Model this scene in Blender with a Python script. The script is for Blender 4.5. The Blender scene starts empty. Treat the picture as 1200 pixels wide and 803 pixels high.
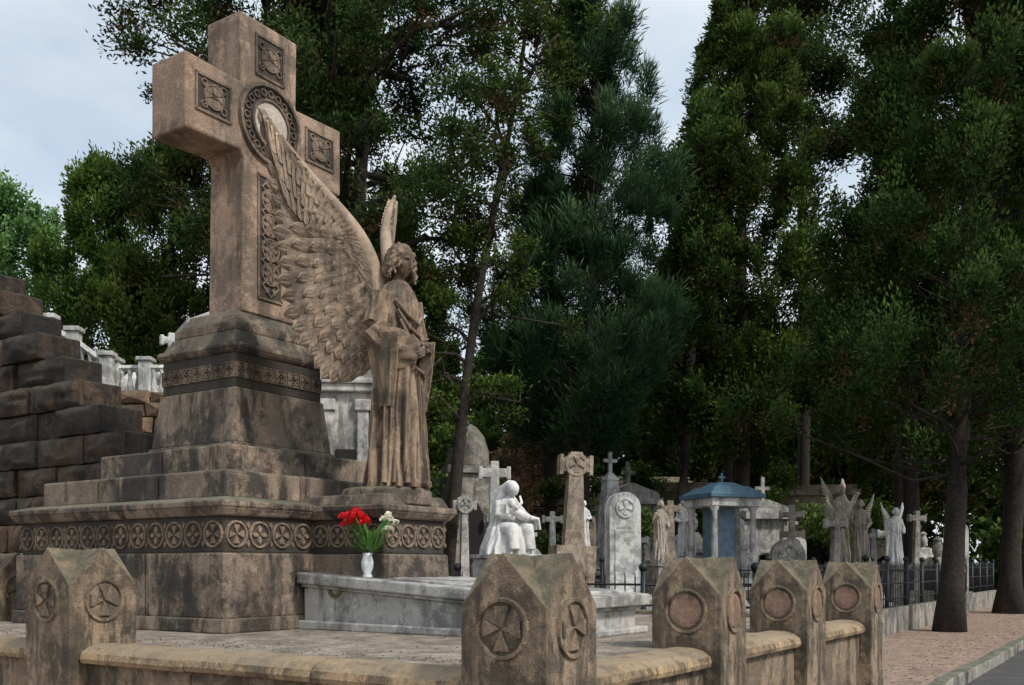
import bpy, bmesh, math, random
import numpy as np
from mathutils import Vector, Matrix, noise
random.seed(7)
E=1.15
scene=bpy.context.scene
A=math.atan2(.834,.552)
MW=Matrix.Translation((.08,4.4,0))@Matrix.Rotation(A,4,'Z')   # monument frame: x=u, y=v
def Z(r): return r+E

# ------------------------------------------------------------ materials
def nd(nt,t,**k):
    n=nt.nodes.new(t)
    return n
def mix(nt,fac,a,b,mode='MIX'):
    m=nt.nodes.new('ShaderNodeMix'); m.data_type='RGBA'; m.blend_type=mode
    for s,v in ((0,fac),(6,a),(7,b)):
        if isinstance(v,(int,float)): m.inputs[s].default_value=v
        elif isinstance(v,tuple): m.inputs[s].default_value=v if len(v)==4 else v+(1,)
        else: nt.links.new(v,m.inputs[s])
    return m.outputs[2]
def noi(nt,co,scale,detail=6,rough=.6,mapping=None):
    if mapping:
        mp=nd(nt,'ShaderNodeMapping'); mp.inputs['Scale'].default_value=mapping
        nt.links.new(co,mp.inputs[0]); co=mp.outputs[0]
    n=nd(nt,'ShaderNodeTexNoise'); n.inputs['Scale'].default_value=scale
    n.inputs['Detail'].default_value=detail; n.inputs['Roughness'].default_value=rough
    nt.links.new(co,n.inputs['Vector']); return n.outputs[0]
def ramp(nt,v,a,b,lo=0.,hi=1.):
    r=nd(nt,'ShaderNodeMapRange'); r.inputs[1].default_value=a; r.inputs[2].default_value=b
    r.inputs[3].default_value=lo; r.inputs[4].default_value=hi
    nt.links.new(v,r.inputs[0]); return r.outputs[0]
def mul(nt,a,b):
    m=nd(nt,'ShaderNodeMath'); m.operation='MULTIPLY'
    for i,v in enumerate((a,b)):
        if isinstance(v,(int,float)): m.inputs[i].default_value=v
        else: nt.links.new(v,m.inputs[i])
    return m.outputs[0]
def stone(name,base,base2,dark,streak=.6,moss=None,speck=.35,bump=.4,scale=1.,pointy=0,rough=.85,tint=False,streakcut=.5):
    m=bpy.data.materials.new(name); m.use_nodes=True; nt=m.node_tree
    bs=nt.nodes['Principled BSDF']; tc=nd(nt,'ShaderNodeTexCoord'); co=tc.outputs['Object']
    geo=nd(nt,'ShaderNodeNewGeometry')
    big=noi(nt,co,1.3*scale,5,.65)
    c=mix(nt,ramp(nt,big,.40,.60),base,base2)
    med=noi(nt,co,6.*scale,6,.75)
    c=mix(nt,ramp(nt,med,.52,.66,0.,.6),c,tuple(min(.8,x*1.55) for x in base))
    sp=noi(nt,co,85*scale,2,.7)
    c=mix(nt,speck,c,mix(nt,ramp(nt,sp,.36,.64),(.12,.11,.10),(1.35,1.3,1.27)),'MULTIPLY')
    if tint:
        at=nd(nt,'ShaderNodeAttribute'); at.attribute_name='tint'
        c=mix(nt,1.,c,mix(nt,at.outputs['Fac'],(.35,.34,.35),(1.35,1.18,1.0)),'MULTIPLY')
    st=ramp(nt,noi(nt,co,1.,5,.72,(4.2*scale,4.2*scale,.95*scale)),streakcut-.02,streakcut+.09)
    patch=ramp(nt,big,.60,.44,.3,1.)
    bl=ramp(nt,noi(nt,co,2.1*scale,7,.78),.485,.575)
    c=mix(nt,mul(nt,mul(nt,st,patch),streak),c,dark)
    c=mix(nt,mul(nt,bl,streak*.9),c,dark)
    if moss:
        sx=nd(nt,'ShaderNodeSeparateXYZ'); nt.links.new(geo.outputs['Normal'],sx.inputs[0])
        up=ramp(nt,sx.outputs[2],.25,.9)
        mf=mul(nt,up,ramp(nt,med,.35,.55))
        c=mix(nt,mul(nt,mf,.9),c,moss)
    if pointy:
        p=ramp(nt,geo.outputs['Pointiness'],.43,.505,1.,0.)  # crease grime that doubles as AO-like shade painted into the colour
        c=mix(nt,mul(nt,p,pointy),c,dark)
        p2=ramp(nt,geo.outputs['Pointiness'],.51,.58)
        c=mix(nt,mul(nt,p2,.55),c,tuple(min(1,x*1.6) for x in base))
    nt.links.new(c,bs.inputs['Base Color']); bs.inputs['Roughness'].default_value=rough
    b=nd(nt,'ShaderNodeBump'); b.inputs['Strength'].default_value=bump; b.inputs['Distance'].default_value=.02
    h=nd(nt,'ShaderNodeMath'); h.operation='ADD'
    nt.links.new(mul(nt,noi(nt,co,100*scale,2,.7),.4),h.inputs[0]); nt.links.new(noi(nt,co,16*scale,5,.72),h.inputs[1])
    nt.links.new(h.outputs[0],b.inputs['Height']); nt.links.new(b.outputs[0],bs.inputs['Normal'])
    return m
def plain(name,c,rough=.5,metal=0,var=.25,bump=.1,sc=8):
    m=bpy.data.materials.new(name); m.use_nodes=True; nt=m.node_tree
    bs=nt.nodes['Principled BSDF']; tc=nd(nt,'ShaderNodeTexCoord')
    n=noi(nt,tc.outputs['Object'],sc,4,.6)
    cc=mix(nt,ramp(nt,n,.35,.65),tuple(x*(1-var) for x in c),tuple(min(1,x*(1+var)) for x in c))
    nt.links.new(cc,bs.inputs['Base Color']); bs.inputs['Roughness'].default_value=rough; bs.inputs['Metallic'].default_value=metal
    b=nd(nt,'ShaderNodeBump'); b.inputs['Strength'].default_value=bump; nt.links.new(n,b.inputs['Height']); nt.links.new(b.outputs[0],bs.inputs['Normal'])
    return m
def leafmat(name,d,l,brown=.0):
    m=bpy.data.materials.new(name); m.use_nodes=True; nt=m.node_tree
    nt.nodes.remove(nt.nodes['Principled BSDF']); out=nt.nodes['Material Output']
    at=nd(nt,'ShaderNodeAttribute'); at.attribute_name='tint'
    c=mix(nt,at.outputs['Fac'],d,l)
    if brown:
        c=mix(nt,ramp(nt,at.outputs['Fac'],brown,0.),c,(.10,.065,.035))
    df=nd(nt,'ShaderNodeBsdfDiffuse'); tr=nd(nt,'ShaderNodeBsdfTranslucent'); mx=nd(nt,'ShaderNodeMixShader')
    mx.inputs[0].default_value=.22
    nt.links.new(c,df.inputs[0]); nt.links.new(c,tr.inputs[0]); nt.links.new(df.outputs[0],mx.inputs[1]); nt.links.new(tr.outputs[0],mx.inputs[2])
    nt.links.new(mx.outputs[0],out.inputs[0]); return m

GRAN=stone('pink_granite',(.40,.285,.205),(.30,.21,.15),(.075,.06,.045),streak=.72,moss=(.085,.09,.035),bump=.8,streakcut=.50,speck=.33)
GRAND=stone('weathered_granite',(.31,.235,.175),(.21,.165,.125),(.028,.024,.02),streak=.92,moss=(.12,.12,.08),bump=.9,streakcut=.475,speck=.35)
CARVE=stone('carved_granite',(.28,.205,.145),(.19,.145,.105),(.03,.026,.02),streak=.75,bump=.6,streakcut=.49)
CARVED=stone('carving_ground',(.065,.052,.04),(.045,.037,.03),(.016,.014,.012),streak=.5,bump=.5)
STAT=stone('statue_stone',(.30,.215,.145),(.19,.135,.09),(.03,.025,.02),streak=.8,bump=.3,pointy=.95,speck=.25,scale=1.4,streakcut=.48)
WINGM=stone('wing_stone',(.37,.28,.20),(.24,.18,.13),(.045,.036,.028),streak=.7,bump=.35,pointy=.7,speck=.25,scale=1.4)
DISC=stone('medallion_marble',(.55,.50,.43),(.45,.40,.34),(.25,.2,.16),streak=.3,bump=.2)
POSTM=stone('sandstone_post',(.37,.275,.185),(.25,.185,.125),(.05,.042,.03),streak=.85,moss=(.10,.10,.06),bump=.9,scale=1.5,streakcut=.48,speck=.33)
POSTD=stone('post_disc',(.40,.245,.17),(.30,.19,.14),(.09,.065,.045),streak=.55,bump=.6,scale=2)
COPE=stone('ochre_coping',(.47,.33,.19),(.36,.255,.155),(.07,.055,.04),streak=.8,moss=(.27,.215,.145),bump=.7,scale=1.6)
MARB=stone('stained_marble',(.50,.49,.46),(.38,.37,.35),(.08,.08,.075),streak=.75,bump=.3,speck=.15)
WHITE=stone('white_marble',(.60,.60,.58),(.46,.46,.44),(.12,.12,.11),streak=.75,bump=.2,speck=.12)
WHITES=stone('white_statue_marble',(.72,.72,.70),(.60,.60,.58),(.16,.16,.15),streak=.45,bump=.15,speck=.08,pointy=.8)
GREY=stone('grey_stone',(.36,.34,.30),(.27,.25,.22),(.06,.06,.055),streak=.8,moss=(.08,.09,.05),bump=.5)
TAN=stone('tan_stone',(.42,.35,.27),(.33,.27,.205),(.08,.065,.05),streak=.75,bump=.5)
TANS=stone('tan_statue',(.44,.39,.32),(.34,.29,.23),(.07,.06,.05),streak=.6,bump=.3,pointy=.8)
BRICK=stone('warm_masonry',(.36,.28,.225),(.29,.22,.18),(.08,.06,.05),streak=.6,bump=.6)
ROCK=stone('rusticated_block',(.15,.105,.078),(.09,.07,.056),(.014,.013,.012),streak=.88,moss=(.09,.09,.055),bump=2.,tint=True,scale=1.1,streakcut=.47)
RUB=stone('rubble_stone',(.29,.20,.15),(.20,.15,.115),(.04,.035,.03),streak=.6,moss=(.06,.08,.03),bump=1.,tint=True)
FLOOR=stone('yard_concrete',(.37,.32,.26),(.27,.225,.18),(.08,.065,.05),streak=.65,bump=.7,scale=1.6)
IRON=plain('wrought_iron',(.02,.023,.03),.5,.4)
BLUEI=plain('painted_blue_metal',(.05,.11,.16),.5,.0)
BLUEP=plain('pale_blue_paint',(.10,.16,.21),.6)
BRASS=plain('aged_brass',(.17,.17,.06),.45,.7)
BARK=plain('bark',(.024,.018,.014),.95,0,.6,1.,14)
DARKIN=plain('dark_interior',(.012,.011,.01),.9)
RED=plain('red_petals',(.62,.01,.015),.6,0,.3)
WPET=plain('white_petals',(.75,.75,.6),.6)
STEM=plain('stem_green',(.08,.19,.03),.6)
CERAM=plain('vase_ceramic',(.62,.66,.68),.25)

# ------------------------------------------------------------ mesh builder
class MB:
    def __init__(s): s.v=[];s.f=[];s.m=[];s.s=[];s.t=[];s.tint=.5
    def add(s,vs,fs,mat=0,sm=False):
        o=len(s.v); s.v+= [tuple(p) for p in vs]
        for f in fs: s.f.append(tuple(i+o for i in f)); s.m.append(mat); s.s.append(sm); s.t.append(s.tint)
    def box(s,x0,x1,y0,y1,z0,z1,mat=0):
        s.frus(x0,x1,y0,y1,x0,x1,y0,y1,z0,z1,mat)
    def frus(s,a0,a1,b0,b1,c0,c1,d0,d1,z0,z1,mat=0):
        s.add([(a0,b0,z0),(a1,b0,z0),(a1,b1,z0),(a0,b1,z0),(c0,d0,z1),(c1,d0,z1),(c1,d1,z1),(c0,d1,z1)],
              [(3,2,1,0),(4,5,6,7),(0,1,5,4),(1,2,6,5),(2,3,7,6),(3,0,4,7)],mat)
    def tap(s,cx,cy,w0,d0,w1,d1,z0,z1,mat=0):
        s.frus(cx-w0/2,cx+w0/2,cy-d0/2,cy+d0/2,cx-w1/2,cx+w1/2,cy-d1/2,cy+d1/2,z0,z1,mat)
    def blocks(s,x0,x1,y0,y1,z0,z1,nx,ny,mat=0,g=.004):
        for i in range(nx):
            for j in range(ny):
                a=x0+(x1-x0)*i/nx;b=x0+(x1-x0)*(i+1)/nx;c=y0+(y1-y0)*j/ny;d=y0+(y1-y0)*(j+1)/ny
                s.tint=random.random()
                s.box(a+(g if i else 0),b-(g if i<nx-1 else 0),c+(g if j else 0),d-(g if j<ny-1 else 0),z0,z1+random.uniform(-.003,.003),mat)
    def loft(s,rings,mat=0,sm=True,cap=True):
        n=len(rings[0]); vs=[p for r in rings for p in r]; fs=[]
        for i in range(len(rings)-1):
            for j in range(n):
                k=(j+1)%n; fs.append((i*n+j,i*n+k,(i+1)*n+k,(i+1)*n+j))
        if cap: fs.append(tuple(reversed(range(n)))); fs.append(tuple((len(rings)-1)*n+j for j in range(n)))
        s.add(vs,fs,mat,sm)
    def lathe(s,cx,cy,prof,n=20,mat=0,sm=True):
        s.loft([[(cx+r*math.cos(2*math.pi*j/n),cy+r*math.sin(2*math.pi*j/n),z) for j in range(n)] for r,z in prof],mat,sm)
    def tube(s,path,rad,n=8,mat=0,sm=True,rb=None,down=None):
        path=[Vector(p) for p in path]; rings=[]; up=Vector((0,0,1))
        for i,p in enumerate(path):
            t=(path[min(i+1,len(path)-1)]-path[max(i-1,0)]).normalized()
            a=t.cross(up)
            if a.length<.05: a=t.cross(Vector((0,1,0)))
            a.normalize(); b=a.cross(t).normalized()
            r=rad[i]; r2=rb[i] if rb else r; dn=down[i] if down else 0
            rings.append([p+a*(r*math.cos(2*math.pi*j/n))+b*(r2*math.sin(2*math.pi*j/n))-Vector((0,0,dn)) for j in range(n)])
        s.loft(rings,mat,sm)
    def ball(s,c,r,n=12,mat=0,rz=None,ry=None):
        rz=rz or r; ry=ry or r
        s.loft([[(c[0]+r*math.sin(math.pi*(i+.02)/(n+.04))*math.cos(2*math.pi*j/n),c[1]+ry*math.sin(math.pi*(i+.02)/(n+.04))*math.sin(2*math.pi*j/n),c[2]-rz*math.cos(math.pi*(i+.02)/(n+.04))) for j in range(n)] for i in range(n+1)],mat,True)
    def rpoly(s,o,ax,up,n,pts,h,mat=0,inset=.8):
        c=Vector((sum(p[0] for p in pts)/len(pts),sum(p[1] for p in pts)/len(pts)))
        o=Vector(o);ax=Vector(ax);up=Vector(up);n=Vector(n)
        a=[o+ax*p[0]+up*p[1]-n*.004 for p in pts]
        b=[o+ax*(c[0]+(p[0]-c[0])*inset)+up*(c[1]+(p[1]-c[1])*inset)+n*h for p in pts]
        k=len(pts); s.add(a+b,[tuple(range(k,2*k))]+[(i,(i+1)%k,k+(i+1)%k,k+i) for i in range(k)]+[tuple(reversed(range(k)))],mat)
    def rring(s,o,ax,up,n,cx,cy,R,w,h,mat=0,k=24,sq=False):
        o=Vector(o);ax=Vector(ax);up=Vector(up);n=Vector(n); vs=[];fs=[]
        if sq:k=4
        prof=[(R+w,-.004),(R+w*.6,h),(R-w*.6,h),(R-w,-.004)]
        for i in range(k):
            t=2*math.pi*i/k+(math.pi/4 if sq else 0)
            for r,z in prof: vs.append(o+ax*(cx+r*math.cos(t))+up*(cy+r*math.sin(t))+n*z)
        for i in range(k):
            for j in range(4): fs.append((i*4+j,((i+1)%k)*4+j,((i+1)%k)*4+(j+1)%4,i*4+(j+1)%4))
        s.add(vs,fs,mat)
    def rcross(s,o,ax,up,n,cx,cy,R,h,mat=0,kind=0,rot=0,ins=.7):
        for q in range(4):
            t=q*math.pi/2+rot; c,sn=math.cos(t),math.sin(t)
            if kind==0: base=[(.03,-.03),(.35,-.16),(.75,-.36),(.98,-.40),(.98,.40),(.75,.36),(.35,.16),(.03,.03)]
            else: base=[(.05,0),(.3,-.22),(.7,-.26),(1,0),(.7,.26),(.3,.22)]
            s.rpoly(o,ax,up,n,[(cx+R*(a*c-b*sn),cy+R*(a*sn+b*c)) for a,b in base],h,mat,ins)
    def obj(s,name,M=None,mats=(),bevel=0,parent=None,seg=2):
        me=bpy.data.meshes.new(name); me.from_pydata(s.v,[],s.f)
        for m in mats: me.materials.append(m)
        me.polygons.foreach_set('material_index',s.m); me.polygons.foreach_set('use_smooth',s.s)
        at=me.attributes.new('tint','FLOAT','FACE'); at.data.foreach_set('value',s.t)
        bm=bmesh.new(); bm.from_mesh(me); bmesh.ops.recalc_face_normals(bm,faces=bm.faces); bm.to_mesh(me); bm.free()
        ob=bpy.data.objects.new(name,me); scene.collection.objects.link(ob)
        if M is not None: ob.matrix_world=M
        if parent: ob.parent=parent
        if bevel:
            b=ob.modifiers.new('bevel','BEVEL'); b.width=bevel; b.segments=seg; b.limit_method='ANGLE'; b.angle_limit=math.radians(40)
        return ob
def empty(name,M=None):
    e=bpy.data.objects.new(name,None); scene.collection.objects.link(e)
    if M is not None: e.matrix_world=M
    return e
def remesh(ob,vox,smooth=2):
    r=ob.modifiers.new('r','REMESH'); r.mode='VOXEL'; r.voxel_size=vox; r.use_smooth_shade=True
    if smooth:
        sm=ob.modifiers.new('s','SMOOTH'); sm.iterations=smooth; sm.factor=.5
def sfx(n,k): return n+('' if k==0 else '.%03d'%k)

# ------------------------------------------------------------ ground
gb=MB(); gb.add([(-400,-400,-.14),(400,-400,-.14),(400,400,-.14),(-400,400,-.14)],[(0,1,2,3)])
EARTH=stone('earth',(.26,.19,.13),(.2,.15,.10),(.08,.07,.05),streak=.4,bump=.6,scale=.6)
gb.obj('ground',None,[EARTH])
GRAV=stone('pale_gravel',(.48,.355,.275),(.40,.295,.225),(.18,.125,.085),streak=.5,bump=1.3,scale=1.3,speck=.6)
b=MB(); b.box(-60,160,-.45,90,-.3,0); b.obj('gravel_path',MW,[GRAV])
ASPH=stone('asphalt',(.10,.098,.095),(.075,.073,.072),(.035,.035,.035),streak=.4,bump=.8,speck=.6)
b=MB(); b.add([(-60,-6.5,-.12),(160,-6.5,-.12),(160,-.55,-.12),(-60,-.55,-.12)],[(0,1,2,3)]); b.obj('road',MW,[ASPH])
b=MB(); b.box(-60,160,-12,-6.68,-.3,0); b.obj('gravel_path.001',MW,[GRAV])
for nm,v0 in (('stone_kerb',-.59),('stone_kerb.001',-6.67)):
    b=MB(); x=-20
    while x<60:
        l=random.uniform(.8,1.1); b.tint=random.random(); b.box(x,x+l-.015,v0+random.uniform(-.01,.01),v0+.15,-.25,.015+random.uniform(-.01,.008)); x+=l
    b.obj(nm,MW,[GREY],.015)

# ------------------------------------------------------------ enclosure fence
def post(name,u,v,top,s=.44,kind=0,base=0,rot=0):
    b=MB(); h=s/2; ze=top-.235
    uu,vv=u,v; u=v=0
    b.frus(u-h-.01,u+h+.01,v-h-.01,v+h+.01,u-h,u+h,v-h,v+h,base,base+.3,0)
    c=[(u-h,v-h),(u+h,v-h),(u+h,v+h),(u-h,v+h)]; m=[(u,v-h),(u+h,v),(u,v+h),(u-h,v)]
    vs=[(x,y,base+.3) for x,y in c]+[(x,y,ze) for x,y in c]+[(x,y,top) for x,y in m]+[(u,v,top-.012)]
    fs=[(0,1,5,8,4),(1,2,6,9,5),(2,3,7,10,6),(3,0,4,11,7)]
    for i in range(4):
        fs+= [(4+i,8+i,12),(4+i,12,8+(i-1)%4)]
    b.add(vs,fs,0)
    zc=top-.33
    faces=[((u,v-h,zc),(1,0,0),(0,-1,0)),((u-h,v,zc),(0,1,0),(-1,0,0)),((u+h,v,zc),(0,1,0),(1,0,0)),((u,v+h,zc),(1,0,0),(0,1,0))]
    for o,ax,n in faces:
        b.rring(o,ax,(0,0,1),n,0,0,.125,.014,.016,0,28)
        if kind==0:
            b.rpoly(o,ax,(0,0,1),n,[(.115*math.cos(t*math.pi/12),.115*math.sin(t*math.pi/12)) for t in range(24)],.0015,2,1.)
            b.rcross(o,ax,(0,0,1),n,0,0,.105,.017,0,0,0,.86)
        else:
            b.rpoly(o,ax,(0,0,1),n,[(.105*math.cos(t*math.pi/12),.105*math.sin(t*math.pi/12)) for t in range(24)],.008,1,.95)
    return b.obj(name,MW@Matrix.Translation((uu,vv,0))@Matrix.Rotation(rot,4,'Z'),[POSTM,POSTD,CARVE],.012)
post('fence_post',0,0,Z(.065))
post('fence_post.001',1.94,0,Z(.068),kind=1,rot=.02)
post('fence_post.002',3.65,0,Z(.06),kind=1,rot=-.02)
post('fence_post.003',5.5,0,Z(.055),kind=1,rot=.015)
post('fence_post.004',0,3.4,Z(.125),s=.47)
post('fence_post.005',1.3,6.62,Z(.14),base=Z(-.49))
post('fence_post.006',0,6.9,Z(.125))
def railwall(name,a,bv,n):
    a=Vector(a);bv=Vector(bv); L=(bv-a).length; d=(bv-a)/L; ang=math.atan2(d.y,d.x)
    b=MB(); top=Z(-.47)
    for i in range(n):
        x0=L*i/n+.005; x1=L*(i+1)/n-.005; dz=random.uniform(-.005,.005)
        b.box(x0,x1,-.12,.12,0,top-.1,1)
        prof=[(-.165,-.115),(-.175,-.085),(-.165,-.05),(-.12,-.018),(-.05,-.002),(.05,0),(.12,-.018),(.165,-.05),(.175,-.085),(.165,-.115)]
        b.loft([[(x,y,top+z+dz) for y,z in prof] for x in (x0,x1)],0,False)
    return b.obj(name,MW@Matrix.Translation((a.x,a.y,0))@Matrix.Rotation(ang,4,'Z'),[COPE,POSTM],.007)
railwall('low_wall',(0,.22),(0,3.16),3)
railwall('low_wall.001',(0,3.64),(0,6.68),3)
railwall('low_wall.002',(.22,0),(1.72,0),2)
railwall('low_wall.003',(2.16,0),(3.43,0),1)
railwall('low_wall.004',(3.87,0),(5.28,0),1)
b=MB(); b.box(.1,5.6,.1,7.1,.0,Z(-.49)); b.obj('yard_floor',MW,[FLOOR])
b=MB(); b.box(5.62,5.8,.0,7.1,.0,Z(-.45)); b.obj('yard_back_wall',MW,[POSTM],.01)
rng=np.random.default_rng(3)
b=MB()
for i in range(3600):
    if i<1200:
        u=rng.uniform(.2,5.4); v=rng.uniform(.25,6.8)
        if rng.random()<.5: u=.22+abs(rng.normal(0,.2))
        z=Z(-.49)+.003
    else:
        u=rng.uniform(5.8,40); v=-.4+abs(rng.normal(0,1.2)); z=.003
    a=rng.uniform(0,6.28); l=rng.uniform(.004,.012)*(1 if i<1200 else 2.2); w=l*.5
    c,s_=math.cos(a),math.sin(a); b.tint=rng.random()
    b.add([(u+l*c,v+l*s_,z),(u-w*s_,v+w*c,z+.006),(u-l*c,v-l*s_,z),(u+w*s_,v-w*c,z+.004)],[(0,1,2,3)])
b.obj('fallen_leaves',MW,[leafmat('dead_leaf',(.06,.04,.025),(.24,.16,.09))])

# ------------------------------------------------------------ pedestal + cross
def frieze(b,o,ax,n,L,zc,R,cnt,mat,kind=0):
    for i in range(cnt):
        x=L*(i+.5)/cnt
        if kind==0:
            b.rring(o,ax,(0,0,1),n,x,zc,R,.011,.016,mat,20)
            b.rcross(o,ax,(0,0,1),n,x,zc,R*.82,.014,mat,i%2,0,.8)
            for s1 in (-1,1):
                b.rpoly(o,ax,(0,0,1),n,[(x+L/cnt/2-.02,zc+s1*R*.75),(x+L/cnt/2,zc+s1*R*1.1),(x+L/cnt/2+.02,zc+s1*R*.75),(x+L/cnt/2,zc+s1*R*.4)],.012,mat)
        else:
            b.rring(o,ax,(0,0,1),n,x,zc,R,.010,.014,mat,sq=True)
            b.rring(o,ax,(0,0,1),n,x,zc,R*.55,.009,.014,mat,4)
            b.rcross(o,ax,(0,0,1),n,x,zc,R*.95,.010,mat,0,math.pi/4)
ped=empty('cross_monument',MW)
b=MB()
U0,U1,V0,V1=1.12,3.77,3.38,6.13
f0=Z(-.49)
b.frus(U0-.03,U1+.03,V0-.03,V1+.03,U0-.02,U1+.02,V0-.02,V1+.02,f0,Z(-.38))
g=.004
nx=3
for i in range(nx):
    a=U0+(U1-U0)*i/nx+(g if i else 0); c=U0+(U1-U0)*(i+1)/nx-(g if i<nx-1 else 0)
    for j in range(3):
        d=V0+(V1-V0)*j/3+(g if j else 0); e_=V0+(V1-V0)*(j+1)/3-(g if j<2 else 0)
        b.box(a,c,d,e_,Z(-.383),Z(.11))
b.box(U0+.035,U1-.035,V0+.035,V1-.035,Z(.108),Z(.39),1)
b.frus(U0,U1,V0,V1,U0-.04,U1+.04,V0-.04,V1+.04,Z(.385),Z(.45))
b.box(U0-.045,U1+.045,V0-.045,V1+.045,Z(.448),Z(.50))
b.frus(U0-.03,U1+.03,V0-.03,V1+.03,U0+.1,U1-.1,V0+.1,V1-.1,Z(.499),Z(.535))
px0,px1,py0=2.03,2.87,2.62
b.frus(px0,px1,py0,V0+.05,px0+.01,px1-.01,py0+.01,V0+.05,Z(-.2),Z(.106))
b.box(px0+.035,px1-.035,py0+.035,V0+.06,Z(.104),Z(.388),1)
b.frus(px0,px1,py0,V0+.02,px0-.04,px1+.04,py0-.04,V0+.02,Z(.383),Z(.44))
b.box(px0-.045,px1+.045,py0-.045,V0+.02,Z(.438),Z(.492))
b.frus(px0,px1,py0,V0+.1,px0+.05,px1-.05,py0+.04,V0+.1,Z(.49),Z(.58))
b.lathe(2.45,2.95,[(.37,Z(.5)),(.37,Z(.61)),(.35,Z(.64))],28,0)
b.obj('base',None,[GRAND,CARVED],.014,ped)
b=MB()
b.blocks(U0+.16,U1-.16,V0+.16,V1-.16,Z(.53),Z(.75),3,3)
b.blocks(U0+.5,U1-.5,V0+.5,V1-.5,Z(.745),Z(1.0),2,2)
b.obj('steps',None,[GRAND],.018,ped)
b=MB()
zc=Z(.25)
frieze(b,(U0+.035,V0+.035,0),(1,0,0),(0,-1,0),px0-U0,zc,.095,4,0)
frieze(b,(px1,V0+.035,0),(1,0,0),(0,-1,0),U1-px1-.03,zc,.095,4,0)
frieze(b,(U0+.035,V0+.035,0),(0,1,0),(-1,0,0),V1-V0-.07,zc,.095,12,0)
frieze(b,(px0+.035,py0+.035,0),(1,0,0),(0,-1,0),px1-px0-.07,zc,.085,4,0)
frieze(b,(px0+.035,py0+.035,0),(0,1,0),(-1,0,0),V0-py0,zc,.085,4,0)
cx,cy=2.445,4.68
frieze(b,(cx-.51,cy-.485,0),(1,0,0),(0,-1,0),1.02,Z(1.69),.085,7,0,1)
frieze(b,(cx-.51,cy-.485,0),(0,1,0),(-1,0,0),.97,Z(1.69),.085,7,0,1)
b.obj('frieze_ornament',None,[CARVE],0,ped)
b=MB()
b.tap(cx,cy,1.2,1.15,1.2,1.15,Z(.998),Z(1.06))
b.tap(cx,cy,1.16,1.11,1.05,1.0,Z(1.058),Z(1.54))
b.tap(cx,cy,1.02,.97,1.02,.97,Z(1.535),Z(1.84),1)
b.tap(cx,cy,1.03,.98,1.1,1.05,Z(1.838),Z(1.88))
b.tap(cx,cy,1.1,1.05,1.08,1.03,Z(1.878),Z(1.93))
b.tap(cx,cy,1.03,.98,.9,.85,Z(1.928),Z(2.05))
b.tap(cx,cy,.88,.83,.88,.83,Z(2.048),Z(2.14))
b.tap(cx,cy,.84,.79,.70,.6,Z(2.138),Z(2.26))
b.obj('die',None,[GRAND,CARVED],.016,ped)
ccu,ccv,th=2.465,4.575,.44
w=.30; zA0,zA1=Z(3.66),Z(4.26); zT=Z(4.88); ar=.92
out=[(-w-.02,Z(2.25)),(-w,zA0-.06),(-w-.03,zA0),(-ar,zA0-.02),(-ar,zA1+.02),(-w-.03,zA1),(-w-.04,zT),(w+.04,zT),(w+.03,zA1),(ar,zA1+.02),(ar,zA0-.02),(w+.03,zA0),(w,zA0-.06),(w+.02,Z(2.25))]
b=MB(); n=len(out)
vs=[(ccu+x,ccv-th/2,z) for x,z in out]+[(ccu+x,ccv+th/2,z) for x,z in out]
fr=[(0,1,12,13),(1,2,5,8,11,12),(2,3,4,5),(8,9,10,11),(5,6,7,8)]
b.add(vs,fr+[tuple(reversed([i+n for i in f])) for f in fr]+[(i,(i+1)%n,(i+1)%n+n,i+n) for i in range(n)])
co=b.obj('cross',None,[GRAN],.02,ped,3)
b=MB(); fo=(ccu,ccv-th/2-.001,0); AX=(1,0,0);UP=(0,0,1);NN=(0,-1,0)
def panel(x0,x1,z0,z1):
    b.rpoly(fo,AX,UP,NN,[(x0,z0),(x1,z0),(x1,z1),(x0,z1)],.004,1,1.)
    t=.022
    for p in ([(x0-t,z0-t),(x1+t,z0-t),(x1,z0),(x0,z0)],[(x0-t,z1+t),(x1+t,z1+t),(x1,z1),(x0,z1)],[(x0-t,z0-t),(x0,z0),(x0,z1),(x0-t,z1+t)],[(x1+t,z0-t),(x1,z0),(x1,z1),(x1+t,z1+t)]):
        b.rpoly(fo,AX,UP,NN,p,.014,0,.97)
zm=Z(3.99)
panel(-.125,.125,Z(2.42),Z(3.50))
zz=Z(2.42)+.11
k=0
while zz<Z(3.48):
    b.rring(fo,AX,UP,NN,0,zz,.098,.011,.02,0,16 if k%2 else 4)
    b.rcross(fo,AX,UP,NN,0,zz,.10,.018,0,1,0 if k%2 else math.pi/4)
    b.rring(fo,AX,UP,NN,0,zz+.055,.05,.008,.016,0,10)
    zz+=.11;k+=1
for (x0,x1,z0,z1) in ((-.80,-.46,zm-.14,zm+.14),(.46,.80,zm-.14,zm+.14),(-.15,.15,Z(4.41),Z(4.74))):
    panel(x0,x1,z0,z1); mx_,mz_=(x0+x1)/2,(z0+z1)/2
    b.rring(fo,AX,UP,NN,mx_,mz_,.10,.011,.02,0,20); b.rcross(fo,AX,UP,NN,mx_,mz_,.10,.018,0,0); b.rcross(fo,AX,UP,NN,mx_,mz_,.15,.015,0,1,math.pi/4)
    for sx in(-1,1):
        for sz in (-1,1): b.rring(fo,AX,UP,NN,mx_+sx*.1,mz_+sz*.09,.03,.008,.018,0,8)
b.rring(fo,AX,UP,NN,0,zm,.345,.025,.035,0,40)
b.rring(fo,AX,UP,NN,0,zm,.21,.02,.035,0,40)
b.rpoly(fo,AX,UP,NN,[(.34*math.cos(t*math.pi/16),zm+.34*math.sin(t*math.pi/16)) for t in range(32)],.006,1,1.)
b.rpoly(fo,AX,UP,NN,[(.2*math.cos(t*math.pi/16),zm+.2*math.sin(t*math.pi/16)) for t in range(32)],.02,2,.97)
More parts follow.
